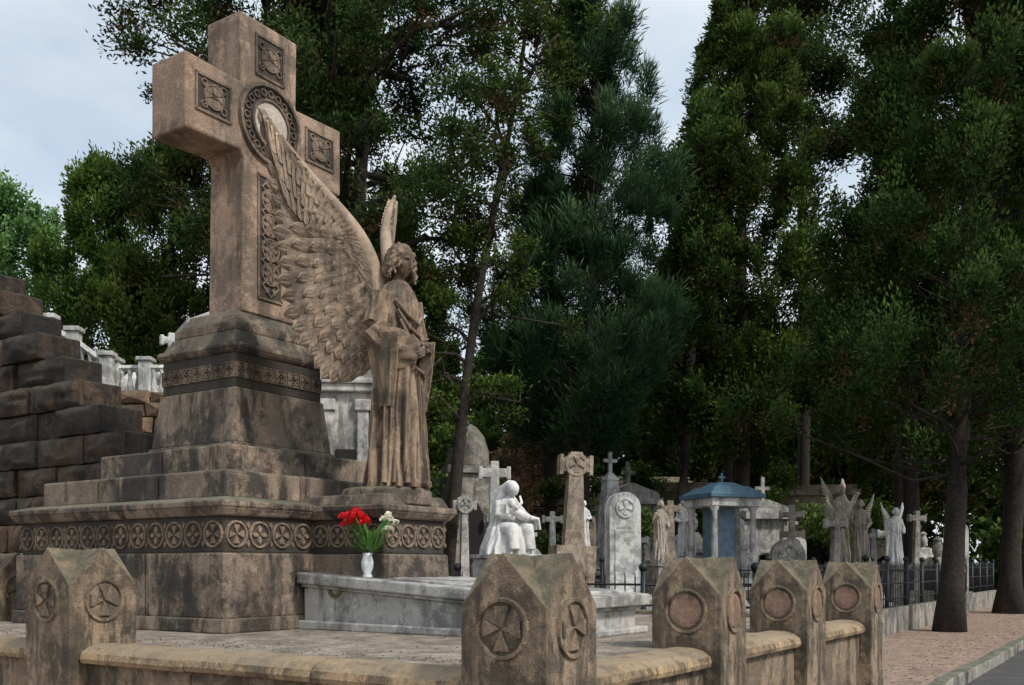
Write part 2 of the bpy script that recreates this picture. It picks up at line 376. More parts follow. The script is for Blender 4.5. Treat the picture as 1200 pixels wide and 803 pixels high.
for i in range(20):
    t=2*math.pi*i/20; b.rring(fo,AX,UP,NN,.275*math.cos(t),zm+.275*math.sin(t),.03,.009,.022,0,8)
b.obj('cross_ornament',None,[CARVE,CARVED,DISC],0,ped)

# marble slab tomb
b=MB()
def sl(u0,u1,v0,v1,za0,za1,t,mat=0,flo=False):
    zb0=f0 if flo else za0-t; zb1=f0 if flo else za1-t
    b.add([(u0,v0,zb0),(u1,v0,zb0),(u1,v1,zb1),(u0,v1,zb1),(u0,v0,za0),(u1,v0,za0),(u1,v1,za1),(u0,v1,za1)],[(3,2,1,0),(4,5,6,7),(0,1,5,4),(1,2,6,5),(2,3,7,6),(3,0,4,7)],mat)
sl(1.83,3.07,.87,3.36,Z(-.20),Z(-.04),.085)
sl(1.87,3.03,.92,3.35,Z(-.283),Z(-.123),.03)
sl(1.90,3.0,.96,3.345,Z(-.312),Z(-.152),0,0,True)
sl(1.84,3.06,.88,3.355,Z(-.44),Z(-.42),0,0,True)
sl(1.98,2.92,1.0,2.5,Z(-.172),Z(-.076),.03)
tomb=b.obj('marble_tomb_slab',MW,[MARB],.012)
b=MB()
R=.055;vs=[]
for i in range(25):
    t=2*math.pi*i/24; vs.append((1.885,3.0+R*math.cos(t),Z(-.17)+R*math.sin(t)))
b.tube(vs,[.013]*25,8)
b.ball((1.885,3.0,Z(-.11)),.018,8); b.obj('brass_ring_handle',MW,[BRASS])

# ------------------------------------------------------------ flowers
fl=empty('flower_vase',MW@Matrix.Translation((1.93,2.70,Z(-.080)))@Matrix.Scale(1.12,4))
b=MB(); b.lathe(0,0,[(.03,0),(.035,.01),(.025,.03),(.04,.07),(.042,.11),(.03,.15),(.034,.17),(.028,.17),(.026,.15)],16); b.obj('vase',None,[CERAM],0,fl)
b=MB(); r_=random.Random(5)
def flower(b,c,r,mat,n=26):
    for i in range(n):
        d=Vector((r_.gauss(0,1),r_.gauss(0,1),abs(r_.gauss(0,.9)))).normalized(); s_=d.cross(Vector((r_.random(),r_.random(),r_.random()))).normalized(); t=d.cross(s_)
        p=Vector(c)+d*r*.35; q=Vector(c)+d*r*r_.uniform(.8,1.1)
        b.add([p,q+s_*r*.4,q+d*r*.15+t*r*.1,q-s_*r*.4],[(0,1,2,3)],mat)
for i in range(17):
    a=r_.uniform(0,6.28); rr=r_.uniform(0,.15); c=(-.02+rr*math.cos(a)-.03,rr*math.sin(a)+.06,r_.uniform(.38,.45)-rr*.25)
    flower(b,c,.042,0); b.tube([(0,0,.14),(c[0]*.4,c[1]*.4,.3),(c[0],c[1],c[2]-.01)],[.004]*3,5,2)
for i in range(9):
    a=r_.uniform(0,6.28); rr=r_.uniform(0,.08); c=(.04+rr*math.cos(a),-.14+rr*math.sin(a),r_.uniform(.32,.43))
    flower(b,c,.028,1,16); b.tube([(0,0,.14),(c[0]*.4,c[1]*.4,.3),(c[0],c[1],c[2]-.01)],[.004]*3,5,2)
for i in range(130):
    a=r_.uniform(0,6.28); e=r_.uniform(.2,1.4); d=Vector((math.cos(a)*math.cos(e),math.sin(a)*math.cos(e),math.sin(e))); s_=d.cross(Vector((0,0,1))).normalized()
    p=Vector((0,-.02,.16))+d*r_.uniform(.0,.17); l=r_.uniform(.05,.12)
    b.add([p,p+d*l*.5+s_*.012,p+d*l,p+d*l*.5-s_*.012],[(0,1,2,3)],2)
b.obj('bouquet',None,[RED,WPET,STEM],0,fl)

# ------------------------------------------------------------ angel
def head_pts(b,c,s=1.,yaw=0,n=90,tilt=0):
    rings=[]
    R=Matrix.Rotation(yaw,3,'Z')@Matrix.Rotation(tilt,3,'X')
    g=lambda a:math.exp(-a*a)
    for i in range(n+1):
        ph=math.pi*(i+.03)/(n+.06); ring=[]
        for j in range(n):
            t=2*math.pi*j/n
            x=math.sin(ph)*math.sin(t); y=-math.sin(ph)*math.cos(t); z=-math.cos(ph)
            X=x*.078; Y=y*.098; ZZ=z*.122
            if ZZ<0: 
                k=1-.38*(-z)**1.6; X*=k
                if y>0: Y*=1-.5*(-z)
                else: Y*=1-.1*(-z)
            if y<-.1:
                d=0
                if -.055<ZZ<.012: d+=(.008+.02*(.012-ZZ)/.057)*g(X/.011)
                elif ZZ<=-.055: d+=.028*g(X/.011)*g((ZZ+.055)/.006)
                d-=.017*g((abs(X)-.032)/.016)*g((ZZ-.0)/.012)
                d+=.007*g((abs(X)-.032)/.010)*g((ZZ+.001)/.006)
                d+=.009*g((abs(X)-.03)/.022)*g((ZZ-.02)/.007)
                d+=.010*g(X/.02)*g((ZZ+.073)/.006)+.010*g(X/.017)*g((ZZ+.087)/.006)-.008*g(X/.022)*g((ZZ+.080)/.003)
                d+=.010*g(X/.022)*g((ZZ+.112)/.014)
                d+=.004*g((abs(X)-.042)/.02)*g((ZZ+.035)/.02)
                Y-=d
            p=R@Vector((X,Y,ZZ))*s
            ring.append((c[0]+p.x,c[1]+p.y,c[2]+p.z))
        rings.append(ring)
    b.loft(rings)
def robe(b,prm,n=128,m=100,A=(.036,.03,.02,.011,.005),sd=0):
    zs=np.array([p[0] for p in prm]); z0,z1=zs[0],zs[-1]; H=z1-z0
    rings=[]
    for i in range(m+1):
        z=z0+H*i/m; rx,ry,x0,y0=[float(np.interp(z,zs,[p[k] for p in prm])) for k in (1,2,3,4)]
        amp=float(np.interp((z-z0)/H,[0,.3,.6,.78,1],A)); ring=[]
        for j in range(n):
            t=2*math.pi*j/n
            q=noise.noise(Vector((math.cos(t)*1.5+sd,math.sin(t)*1.5,z*.8)))
            f=amp*((abs(math.sin(4.5*t+1.1*math.sin(1.7*z+sd)+2.*q)))**.7-.55)*1.5
            f+=amp*.6*math.sin(13*t+2.5*z+3*q+sd)
            f+=amp*.35*math.sin(23*t-3*z+4*q)
            f+=amp*.8*noise.noise(Vector((math.cos(t)*3,math.sin(t)*3,z*3+sd)))
            ring.append((x0+(rx+f)*math.cos(t),y0+(ry+f)*math.sin(t),z))
        rings.append(ring)
    b.loft(rings)
def hairdo(b,c,s=1.,yaw=0,n=70,long=.17):
    rr=random.Random(11)
    R=Matrix.Rotation(yaw,3,'Z')
    b.ball((c[0],c[1]+.025*s,c[2]+.025*s),.09*s,16,0,.115*s,.098*s)
    for i in range(n):
        a=rr.uniform(-2.35,2.35); el=rr.uniform(-.15,1.3)
        d=Vector((math.sin(a)*math.cos(el),math.cos(a)*math.cos(el),math.sin(el)))
        p=Vector((d.x*.09,d.y*.108+.02,d.z*.124+.02)); path=[]
        L=rr.uniform(.6,1.)*long; st=9; ph=rr.uniform(0,6)
        for k in range(st):
            q=k/(st-1)
            w=R@Vector((p.x*(1+.28*math.sin(q*2.2)*(1 if el<.9 else .5))+.011*math.sin(ph+q*11),p.y*(1+.18*q)+.011*math.cos(ph+q*11),p.z-q*L))
            path.append((c[0]+w.x*s,c[1]+w.y*s,c[2]+w.z*s))
        b.tube(path,[.010*s,.015*s,.016*s,.014*s,.016*s,.014*s,.014*s,.011*s,.005*s],8)
ang=empty('angel_statue',MW@Matrix.Translation((2.45,2.83,Z(.64))))
b=MB()
robe(b,[(0,.25,.235,0,.02),(.05,.24,.225,0,.01),(.35,.215,.195,0,0),(.7,.21,.185,0,-.01),(.95,.205,.175,0,-.005),(1.15,.185,.15,0,0),(1.3,.185,.14,0,0),(1.45,.195,.135,0,0),(1.55,.20,.125,0,.005),(1.62,.17,.105,0,.01),(1.665,.10,.085,0,.01),(1.69,.06,.06,0,.0)],A=(.045,.038,.026,.014,.005))
b.tube([(0,.01,1.62),(0,0,1.68),(0,-.02,1.78)],[.058,.05,.052],16)
hc=(0,-.04,1.845)
head_pts(b,hc,1.12,yaw=-.12,tilt=.12)
hairdo(b,hc,1.1,yaw=-.12,n=100)
for k in range(3):
    b.tube([( (.10+.035*k)*math.sin(t),-(.085+.022*k)*math.cos(t)+.01,1.655-.035*k-.05*k*max(0,math.cos(t))) for t in np.linspace(-3.1,3.1,30)],[.014-.002*k]*30,8)
for sx in (-1,1):
    sh=Vector((.185*sx,.01,1.56)); el=Vector((.265*sx,.03,1.25)); wr=Vector((.05*sx,-.245,1.16 if sx<0 else 1.12))
    pts=[];ra=[];rb=[];dn=[]
    for q in np.linspace(0,1,9):
        p=sh.lerp(el,q); pts.append(p); ra.append(.075+.02*q); rb.append(.075+.03*q); dn.append(0)
    for q in np.linspace(.12,1,12):
        p=el.lerp(wr,q); pts.append(p); ra.append(.09-.04*q); rb.append(.115+.045*math.sin(q*2.6)-.03*q); dn.append(.02+.09*math.sin(min(1,q*1.3)*1.9))
    rings=[]; N=28
    for i,p in enumerate(pts):
        t=(pts[min(i+1,len(pts)-1)]-pts[max(i-1,0)]).normalized(); a=t.cross(Vector((0,0,1)))
        if a.length<.2: a=Vector((0,1,0))*sx
        a.normalize(); c_=a.cross(t).normalized(); rg=[]
        for j in range(N):
            th_=2*math.pi*j/N; f=1+.13*math.sin(5*th_+i*.5)+.08*math.sin(9*th_-i*.8)
            rg.append(p+a*ra[i]*f*math.cos(th_)+c_*rb[i]*f*math.sin(th_)-Vector((0,0,dn[i])))
        rings.append(rg)
    b.loft(rings)
    rings=[]
    for q in np.linspace(0,1,16):
        z=1.22-.58*q; cxx=(.235-.03*q)*sx; cyy=-.03-.02*q; L=.15*(1-.55*q**1.5); wv=.055*(1-.4*q)
        rings.append([Vector((cxx+ (wv*(1+.3*math.sin(6*t+4*q)))*math.cos(t)*1.0,cyy+L*(1+.14*math.sin(7*t))*math.sin(t),z)) for t in np.linspace(0,2*math.pi,25)[:-1]])
    b.loft(rings)
for k in range(5):
    y=-.14-.01*k
    b.tube([(-.17+.02*k,y+.03,1.5-.08*k),(-.06,y-.02,1.38-.1*k),(.05,y-.03,1.33-.1*k),(.16-.01*k,y+.03,1.42-.09*k)],[.012,.018,.018,.012],8)
for k in range(9):
    a=-2.9+k*.42; x=.21*math.cos(a); y=.19*math.sin(a)
    b.tube([(x*.9,y*.9,1.05),(x*1.02+.02*math.sin(k*2),y*1.02,.7),(x*1.08+.02*math.sin(k),y*1.08,.35),(x*1.16,y*1.16,.03)],[.012,.022,.026,.028],8)
for sx in (-1,1): b.tube([(.07*sx,-.13,.04),(.08*sx,-.27,.03)],[.04,.028],12)
for sx in (-1,1):
    w0=Vector((.055*sx,-.235,1.15 if sx<0 else 1.10))
    pal=Vector((-.01*sx,-.285,1.13 if sx<0 else 1.09))
    b.tube([w0,w0.lerp(pal,.5)+Vector((0,-.01,0)),pal],[.027,.036,.034],12,rb=[.026,.022,.02])
    for k in range(4):
        o=pal+Vector((-.01*sx,0,.026-.019*k)); ln=[.07,.08,.075,.058][k]
        b.tube([o,o+Vector((-.35*ln*sx,-.012,-.006)),o+Vector((-.75*ln*sx,-.004,-.02)),o+Vector((-.95*ln*sx,.018,-.032))],[.0125,.012,.011,.008],8)
    o=w0.lerp(pal,.5)+Vector((0,-.015,.02)); b.tube([o,o+Vector((-.02*sx,-.022,.024)),o+Vector((-.045*sx,-.02,.03))],[.014,.013,.009],8)
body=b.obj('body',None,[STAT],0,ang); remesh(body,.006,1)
def lerp_curve(pts,t):
    n=len(pts)-1; x=min(max(t,0),.9999)*n; i=int(x); f=x-i
    g=lambda k:Vector(pts[min(max(k,0),n)])
    p0,p1,p2,p3=g(i-1),g(i),g(i+1),g(i+2)
    return .5*((2*p1)+(-p0+p2)*f+(2*p0-5*p1+4*p2-p3)*f*f+(-p0+3*p1-3*p2+p3)*f**3)
RT=[(.72,3.28),(.50,3.04),(.32,2.84),(.18,2.6),(.10,2.4),(.06,2.22),(.04,2.1),(.02,2.05)]
TP=[(1.02,3.62),(.95,3.18),(.91,2.8),(.87,2.42),(.80,2.02),(.62,1.70),(.42,1.50),(.16,1.60)]
def wing(name,sx):
    b=MB(); root=Vector((.07*sx,.13,0)); dr=Vector((.72*sx,.69,0)).normalized(); nr=Vector((-dr.y*1,dr.x,0))
    if nr.y>0: nr=-nr
    def P(d,z,off=0):
        d=d*.95
        if sx>0: z=2.1+(z-2.1)*(.88 if z>2.1 else 1)
        return root+dr*d+Vector((0,0,z-.64))+nr*(off+.10*d*d-.05*math.sin(d*3))
    def feather(a,c,wd,off,h=.013,cv=.03):
        a=Vector(a);c=Vector(c);L=(c-a).length; t=(c-a)/L; s=Vector((-t.y,t.x)); K=12;W=8; top=[];bot=[]
        for i in range(K+1):
            q=i/K; wq=wd*(.45+.55*math.sin(min(1,q*1.5)*math.pi/2))*(math.sqrt(max(0,1-((q-.82)/.18)**2)) if q>.82 else 1)
            wq=max(wq,.001); rt=[];rb_=[]
            for j in range(W+1):
                w_=j/W*2-1; c2=a+t*(L*q)+s*(wq*w_)+s*(-cv*math.sin(q*math.pi)) 
                hh=h*(1-w_*w_)+ (-.006 if j==W//2 and q>.1 else .0)+.002*math.sin(q*38+abs(w_)*9)
                rt.append(P(c2.x,c2.y,off+hh*(.4+.6*q)+.016*w_)); rb_.append(P(c2.x,c2.y,off-hh*.6+.016*w_))
            top.append(rt);bot.append(rb_)
        vs=[p for r in top for p in r]+[p for r in bot for p in r]; o=(K+1)*(W+1); fs=[]
        for i in range(K):
            for j in range(W):
                q=i*(W+1)+j; fs.append((q,q+1,q+W+2,q+W+1)); fs.append((o+q,o+q+W+1,o+q+W+2,o+q+1))
            q=i*(W+1); fs.append((q,q+W+1,o+q+W+1,o+q)); q+=W; fs.append((q,o+q,o+q+W+1,q+W+1))
        fs.append(tuple(range(W+1))+tuple(o+j for j in reversed(range(W+1))))
        q=K*(W+1); fs.append(tuple(q+j for j in range(W+1))+tuple(o+q+j for j in reversed(range(W+1))))
        b.add(vs,fs,0,True)
    rr=random.Random(3)
    N=22
    for i in range(N):
        t=i/(N-1); a=lerp_curve(RT,t);c=lerp_curve(TP,t); c=c+(c-a)*rr.uniform(-.03,.03)
        feather(a,c,.050+.036*t,-.004+.004*(i%2),.010)
    for row,(fr_,N,wd,off) in enumerate(((.77,19,.062,.014),(.58,17,.062,.024),(.40,15,.056,.034))):
        for i in range(N):
            t=(i+.5*(row%2))/(N-1+.5); a=lerp_curve(RT,t);c=lerp_curve(TP,t); L=(c-a).length
            a2=a; c2=a.lerp(c,fr_+rr.uniform(-.03,.03))
            for sg in (1,-1): feather(a2,c2,wd*(.75+.55*t),sg*off,.012)
    vs=[];K=24
    for i in range(K+1):
        a=lerp_curve(RT,i/K);c=lerp_curve(TP,i/K)
        for q in (0,.3,.6,.86): e=a.lerp(c,q); vs.append(P(e.x,e.y,0))
    b.add(vs,[(i*4+j,i*4+j+1,i*4+j+5,i*4+j+4) for i in range(K) for j in range(3)],0,True)
    bone=[(.0,2.1),(.03,2.3),(.09,2.52),(.2,2.73),(.36,2.92),(.55,3.11),(.75,3.32),(.93,3.52),(1.02,3.63)]
    pth=[P(*lerp_curve(bone,k/30)) for k in range(31)]
    b.tube(pth,[float(np.interp(k/30,[0,.3,.6,1],[.075,.062,.045,.012])) for k in range(31)],12)
    for row in range(3):
        for i in range(16):
            t=(i+.5*(row%2))/17; a=lerp_curve(bone,t); c=lerp_curve(RT,t); c=a.lerp(lerp_curve(TP,t),.13+.09*row)
            for sg in (1,-1): feather(a,c,.033,sg*(.05-.006*row)*(1-.5*t),.01,0)
    return b.obj(name,None,[WINGM],0,ang)
wing('wing_right',-1); wing('wing_left',1)

# ------------------------------------------------------------ secondary statues
def statue(name,X,Y,z0,H,mat,yaw=0,wings=False,pose=0,ped=None):
    s=H/1.95; M=Matrix.Translation((X,Y,z0))@Matrix.Rotation(yaw,4,'Z')@Matrix.Scale(s,4)
    e=empty(name,M); b=MB()
    robe(b,[(0,.25,.22,0,0),(.5,.2,.18,0,0),(1.0,.18,.16,0,-.01),(1.3,.18,.14,0,0),(1.52,.19,.13,0,0),(1.63,.14,.1,0,0),(1.69,.06,.06,0,0)],60,50,(.05,.04,.03,.015,.005),sd=X)
    b.tube([(0,0,1.6),(0,-.01,1.75)],[.06,.05],10); head_pts(b,(0,-.03,1.82),1.05,n=40); hairdo(b,(0,-.03,1.82),1.05,n=24,long=.12)
    hands=[((-.1,-.25,1.2),(.1,-.25,1.2)),((-.3,-.3,1.45),(.15,-.25,1.1)),((-.25,-.1,.95),(.33,-.25,1.75))][pose]
    for sx,h in zip((-1,1),hands):
        h=Vector(h); el=Vector((.27*sx,-.02,1.25)) if h.z<1.5 else Vector((.33*sx,-.1,1.5))
        b.tube([(.17*sx,0,1.55),el,h],[.075,.08,.045],12); b.ball(h,.045,8)
    ob=b.obj('figure',None,[mat],0,e); remesh(ob,.02/s*max(s,.5),1)
    if wings:
        b=MB()
        for sx in (-1,1):
            for i in range(14):
                t=i/13; a=Vector((.05*sx+.14*sx*(1-t),.13,1.45+.25*(1-t))); c=Vector((sx*(.42-.22*t),.26,2.15-1.35*t))
                b.tube([a,a.lerp(c,.5)+Vector((.06*sx,0,.03)),c],[.04,.065,.02],6,rb=[.02,.02,.01])
        b.obj('wings',None,[mat],0,e)
    if ped is not None:
        b=MB(); zl=-z0/s
        b.box(-.4,.4,-.4,.4,zl,zl+.2/s); b.box(-.32,.32,-.32,.32,zl+.2/s,-.1/s); b.box(-.38,.38,-.38,.38,-.1/s,0.0); b.obj('pedestal',None,[ped],.01,e)
    return e
def mother(X,Y,z0,S,yaw):
    e=empty('mother_and_child_statue',Matrix.Translation((X,Y,z0))@Matrix.Rotation(yaw,4,'Z')@Matrix.Scale(S,4)); b=MB()
    robe(b,[(0,.44,.40,0,0),(.12,.42,.38,0,0),(.3,.35,.34,0,-.03),(.45,.29,.30,0,-.02),(.55,.21,.21,.0,.03),(.7,.19,.16,0,.02),(.85,.20,.14,0,-.02),(.93,.15,.11,0,-.05),(.98,.07,.07,0,-.08)],70,60,(.055,.05,.04,.02,.006),sd=4)
    for sx in (-1,1): b.tube([(.12*sx,.0,.42),(.17*sx,-.32,.42),(.18*sx,-.38,.08)],[.16,.13,.10],14)
    b.tube([(0,-.05,.93),(.0,-.12,1.04)],[.06,.055],10)
    head_pts(b,(-.03,-.19,1.09),1.,n=44,tilt=.6,yaw=.35); b.ball((-.01,-.14,1.13),.105,14,0,.12)
    b.tube([(-.17,.02,.88),(-.29,-.08,.66),(-.08,-.30,.62)],[.075,.07,.045],12); b.tube([(.17,.02,.88),(.29,-.10,.68),(.05,-.32,.75)],[.075,.07,.045],12)
    b.tube([(-.01,-.12,1.20),(0,.03,1.1),(0,.12,.9),(0,.18,.6)],[.08,.13,.17,.19],14)
    b.tube([(.22,-.28,.62),(.05,-.32,.66),(-.12,-.32,.74)],[.07,.085,.07],12); b.ball((-.18,-.32,.85),.07,12,0,.085)
    for sy in (-.36,-.26): b.tube([(.2,sy,.62),(.34,sy-.03,.6),(.38,sy-.04,.42)],[.045,.04,.028],8)
    b.tube([(-.12,-.38,.76),(-.04,-.42,.86),(.02,-.30,.98)],[.03,.026,.02],8)
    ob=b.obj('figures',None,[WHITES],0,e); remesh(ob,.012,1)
    b=MB(); zl=-z0/S; b.box(-.5,.5,-.45,.45,zl,zl+.2); b.box(-.43,.43,-.4,.4,zl+.2,-.06); b.box(-.48,.48,-.44,.44,-.06,.004); b.obj('pedestal',None,[WHITE],.012,e)
mother(-.06,12.6,Z(.16),.76,.7)
def grave_cross(name,X,Y,H,w,mat,ring=False,base=.5,yaw=0.2,lean=0,t=.13):
    b=MB(); b.box(-.45,.45,-.35,.35,0,base*.5); b.box(-.33,.33,-.25,.25,base*.5-.003,base)
    zt=H-w*.42*1.
    b.tap(0,0,t*1.7,t*1.1,t,t*.9,base-.003,H); 
    b.box(-w/2,w/2,-t*.46,t*.46,zt-t*.55,zt+t*.55)
    for sx in (-1,1): b.frus(sx*w/2-.03,sx*w/2+.03,-t*.5,t*.5,sx*w/2-.03,sx*w/2+.03,-t*.5,t*.5,zt-t*.8,zt+t*.8)
    if ring:
        b.rring((0,-t*.4,zt),(1,0,0),(0,0,1),(0,-1,0),0,0,w*.33,.04,.03,0,24); b.rring((0,t*.4,zt),(1,0,0),(0,0,1),(0,1,0),0,0,w*.33,.04,.03,0,24)
        b.rcross((0,-t*.5,zt),(1,0,0),(0,0,1),(0,-1,0),0,0,w*.3,.02,0)
    return b.obj(name,Matrix.Translation((X,Y,0))@Matrix.Rotation(yaw,4,'Z')@Matrix.Rotation(lean,4,'Y'),[mat],.012)
grave_cross('white_grave_cross',-.26,14.6,2.73,.42,WHITE,base=1.2,yaw=.1,t=.12)
grave_cross('celtic_cross',.95,16,3.03,.5,TAN,True,base=1.5,yaw=.2,lean=.03,t=.2)
def stele(name,X,Y,H,w,mat,yaw=.2,d=.25,cross=False):
    b=MB(); b.box(-w*.7,w*.7,-d,d,0,.35); b.box(-w*.6,w*.6,-d*.8,d*.8,.347,.5)
    n=14; out=[(-w/2,.49),(w/2,.49)]+[(w/2*math.cos(math.pi*i/n),H-w/2+w/2*math.sin(math.pi*i/n)) for i in range(n+1)]
    k=len(out); b.add([(x,-d/2,z) for x,z in out]+[(x,d/2,z) for x,z in out],[tuple(range(k)),tuple(reversed(range(k,2*k)))]+[(i,(i+1)%k,(i+1)%k+k,i+k) for i in range(k)])
    b.rring((0,-d/2,H-w/2),(1,0,0),(0,0,1),(0,-1,0),0,0,w*.28,.02,.02); b.rcross((0,-d/2,H-w/2),(1,0,0),(0,0,1),(0,-1,0),0,0,w*.24,.02)
    b.rpoly((0,-d/2,0),(1,0,0),(0,0,1),(0,-1,0),[(-w*.35,.7),(w*.35,.7),(w*.35,H-w*1.15),(-w*.35,H-w*1.15)],.015,0,.95)
    if cross: b.box(-.04,.04,-.04,.04,H-.01,H+.4); b.box(-.14,.14,-.038,.038,H+.2,H+.28)
    return b.obj(name,Matrix.Translation((X,Y,0))@Matrix.Rotation(yaw,4,'Z'),[mat],.012)
stele('headstone',1.58,14.,2.22,.46,WHITE)
statue('praying_statue',2.5,16.5,Z(.12),1.0,TANS,yaw=.5,pose=1,ped=GREY)
statue('mourning_statue',3.35,19.,Z(.15),1.2,WHITES,yaw=-.4,pose=0,ped=WHITE)
statue('marble_statue',4.95,21.5,Z(.5),1.2,WHITES,yaw=-.2,pose=2,ped=WHITE)
statue('marble_statue.001',1.35,18.4,Z(.35),.9,WHITES,yaw=.3,pose=0,ped=WHITE)
def kiosk(X,Y):
    e=empty('columned_tomb',Matrix.Translation((X,Y,0))@Matrix.Rotation(.35,4,'Z')); b=MB()
    b.box(-.62,.62,-.62,.62,0,.7); b.box(-.54,.54,-.54,.54,.697,.95)
    for x in (-.4,.4):
        for y in (-.4,.4): b.lathe(x,y,[(.085,.95),(.085,1.0),(.06,1.03),(.062,1.5),(.052,2.15),(.08,2.2),(.09,2.25)],16)
    b.box(-.5,.5,-.5,.5,2.247,2.4); b.obj('columns',None,[WHITE],.01,e)
    b=MB(); b.box(-.22,.22,-.1,.3,.94,2.246); b.obj('painted_panel',None,[BLUEP],0,e)
    b=MB(); b.box(-.57,.57,-.57,.57,2.398,2.48); b.tap(0,0,1.1,1.1,.7,.7,2.478,2.62); b.tap(0,0,.6,.6,.3,.3,2.618,2.7)
    b.box(-.02,.02,-.02,.02,2.69,2.88); b.box(-.07,.07,-.018,.018,2.78,2.82); b.obj('blue_roof',None,[BLUEI],.01,e)
kiosk(3.85,18)
for i,(x,y,h,w_,p,m) in enumerate(((6.65,20,1.3,True,0,TANS),(7.25,20.4,1.35,True,1,TANS),(7.75,19.8,1.15,True,1,WHITES),(7.0,20.9,1.7,True,2,TANS))):
    statue(sfx('winged_statue',i),x,y,Z(.05),h,m,yaw=-.6+.4*i,wings=w_,pose=p,ped=GREY)

# ------------------------------------------------------------ background architecture
def arch_wall(name,X,Y,yaw,W,H,n,mat,aw=.5,ah=.62,depth=.5,ped=False,cornice=True):
    e=empty(name,Matrix.Translation((X,Y,0))@Matrix.Rotation(yaw,4,'Z')); b=MB(); bw=W/n
    for i in range(n):
        x0=-W/2+i*bw; a=x0+bw*(1-aw)/2; c=x0+bw*(1+aw)/2; r=(c-a)/2; zs_=H*ah-r; k=12
        b.box(x0,a,0,depth,0,H); b.box(c,x0+bw,0,depth,0,H)
        pts=[(a+r+r*math.cos(math.pi-math.pi*j/k),zs_+r*math.sin(math.pi*j/k)) for j in range(k+1)]
        for j in range(k):
            p,q=pts[j],pts[j+1]
            b.add([(p[0],0,p[1]),(q[0],0,q[1]),(q[0],0,H),(p[0],0,H),(p[0],depth,p[1]),(q[0],depth,q[1]),(q[0],depth,H),(p[0],depth,H)],[(0,1,2,3),(7,6,5,4),(0,4,5,1),(3,2,6,7)])
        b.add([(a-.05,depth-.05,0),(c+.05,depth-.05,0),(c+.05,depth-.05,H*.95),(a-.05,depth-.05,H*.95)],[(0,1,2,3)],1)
        b.rring((a+r,0,zs_),(1,0,0),(0,0,1),(0,-1,0),0,0,r+.07,.06,.05,0,28)
        b.box(x0-.1,x0+.1,-.08,.02,0,H*.98)
    b.box(W/2-.1,W/2+.1,-.08,.02,0,H*.98)
    if cornice: b.box(-W/2-.18,W/2+.18,-.2,depth+.1,H-.003,H+.16); b.box(-W/2-.1,W/2+.1,-.1,depth+.05,H+.158,H+.3)
    if ped:
        z=H+.3; b.add([(-W/2-.1,-.1,z),(W/2+.1,-.1,z),(0,-.1,z+W*.2),(-W/2-.1,depth,z),(W/2+.1,depth,z),(0,depth,z+W*.2)],[(0,1,2),(5,4,3),(0,2,5,3),(1,4,5,2),(0,3,4,1)])
        b.box(-.05,.05,depth/2-.05,depth/2+.05,z+W*.2-.05,z+W*.2+.6); b.box(-.2,.2,depth/2-.04,depth/2+.04,z+W*.2+.25,z+W*.2+.35)
    b.box(-W/2,W/2,depth,depth+2.,0,H*.96,2)
    b.obj('facade',None,[mat,DARKIN,mat],.015,e); return e
arch_wall('burial_niche_wall',3.6,33,.1,4.6,3.9,3,TAN)
arch_wall('burial_niche_wall.001',-1.9,24.5,-.1,2.2,3.2,2,GREY)
arch_wall('burial_niche_wall.002',.9,31,.05,2.4,3.0,2,GREY)
arch_wall('mausoleum',5.5,29.5,.15,2.6,3.4,2,TAN,ped=False)
arch_wall('masonry_mausoleum',8.6,28,-.2,2.2,3.2,1,TAN,aw=.42,ped=False)
arch_wall('mausoleum.001',3.3,27,.3,1.4,2.9,1,WHITE,ped=True)
arch_wall('mausoleum.002',13.5,38,-.3,4.,2.6,2,TAN,ped=False)
arch_wall('mausoleum.003',6.6,25.5,.1,1.1,2.4,1,MARB,ped=True)
b=MB()
b.tap(0,0,1.2,1.2,1.1,1.1,0,3.6); b.tap(0,0,1.3,1.3,1.25,1.25,3.6,3.8); b.lathe(0,0,[(.58,3.8),(.56,4.2),(.45,4.55),(.25,4.8),(.06,4.9),(.03,5.1)],18)
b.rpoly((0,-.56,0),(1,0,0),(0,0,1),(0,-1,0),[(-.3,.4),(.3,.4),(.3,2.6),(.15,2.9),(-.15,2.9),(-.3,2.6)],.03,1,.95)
b.obj('domed_tomb',Matrix.Translation((-1.0,21.5,0))@Matrix.Rotation(.3,4,'Z')@Matrix.Scale(.88,4),[GREY,DARKIN],.02)
b=MB(); b.box(-.6,.6,-.6,.6,0,.8); b.tap(0,0,.9,.9,.7,.7,.797,1.6); b.tap(0,0,.5,.5,.28,.28,1.597,3.1); b.tap(0,0,.34,.34,.06,.06,3.097,3.3); b.box(-.04,.04,-.04,.04,3.28,3.75); b.box(-.17,.17,-.038,.038,3.5,3.58)
b.obj('obelisk_tomb',Matrix.Translation((2.2,22,0))@Matrix.Rotation(.4,4,'Z'),[WHITE],.012)
rs=random.Random(23)
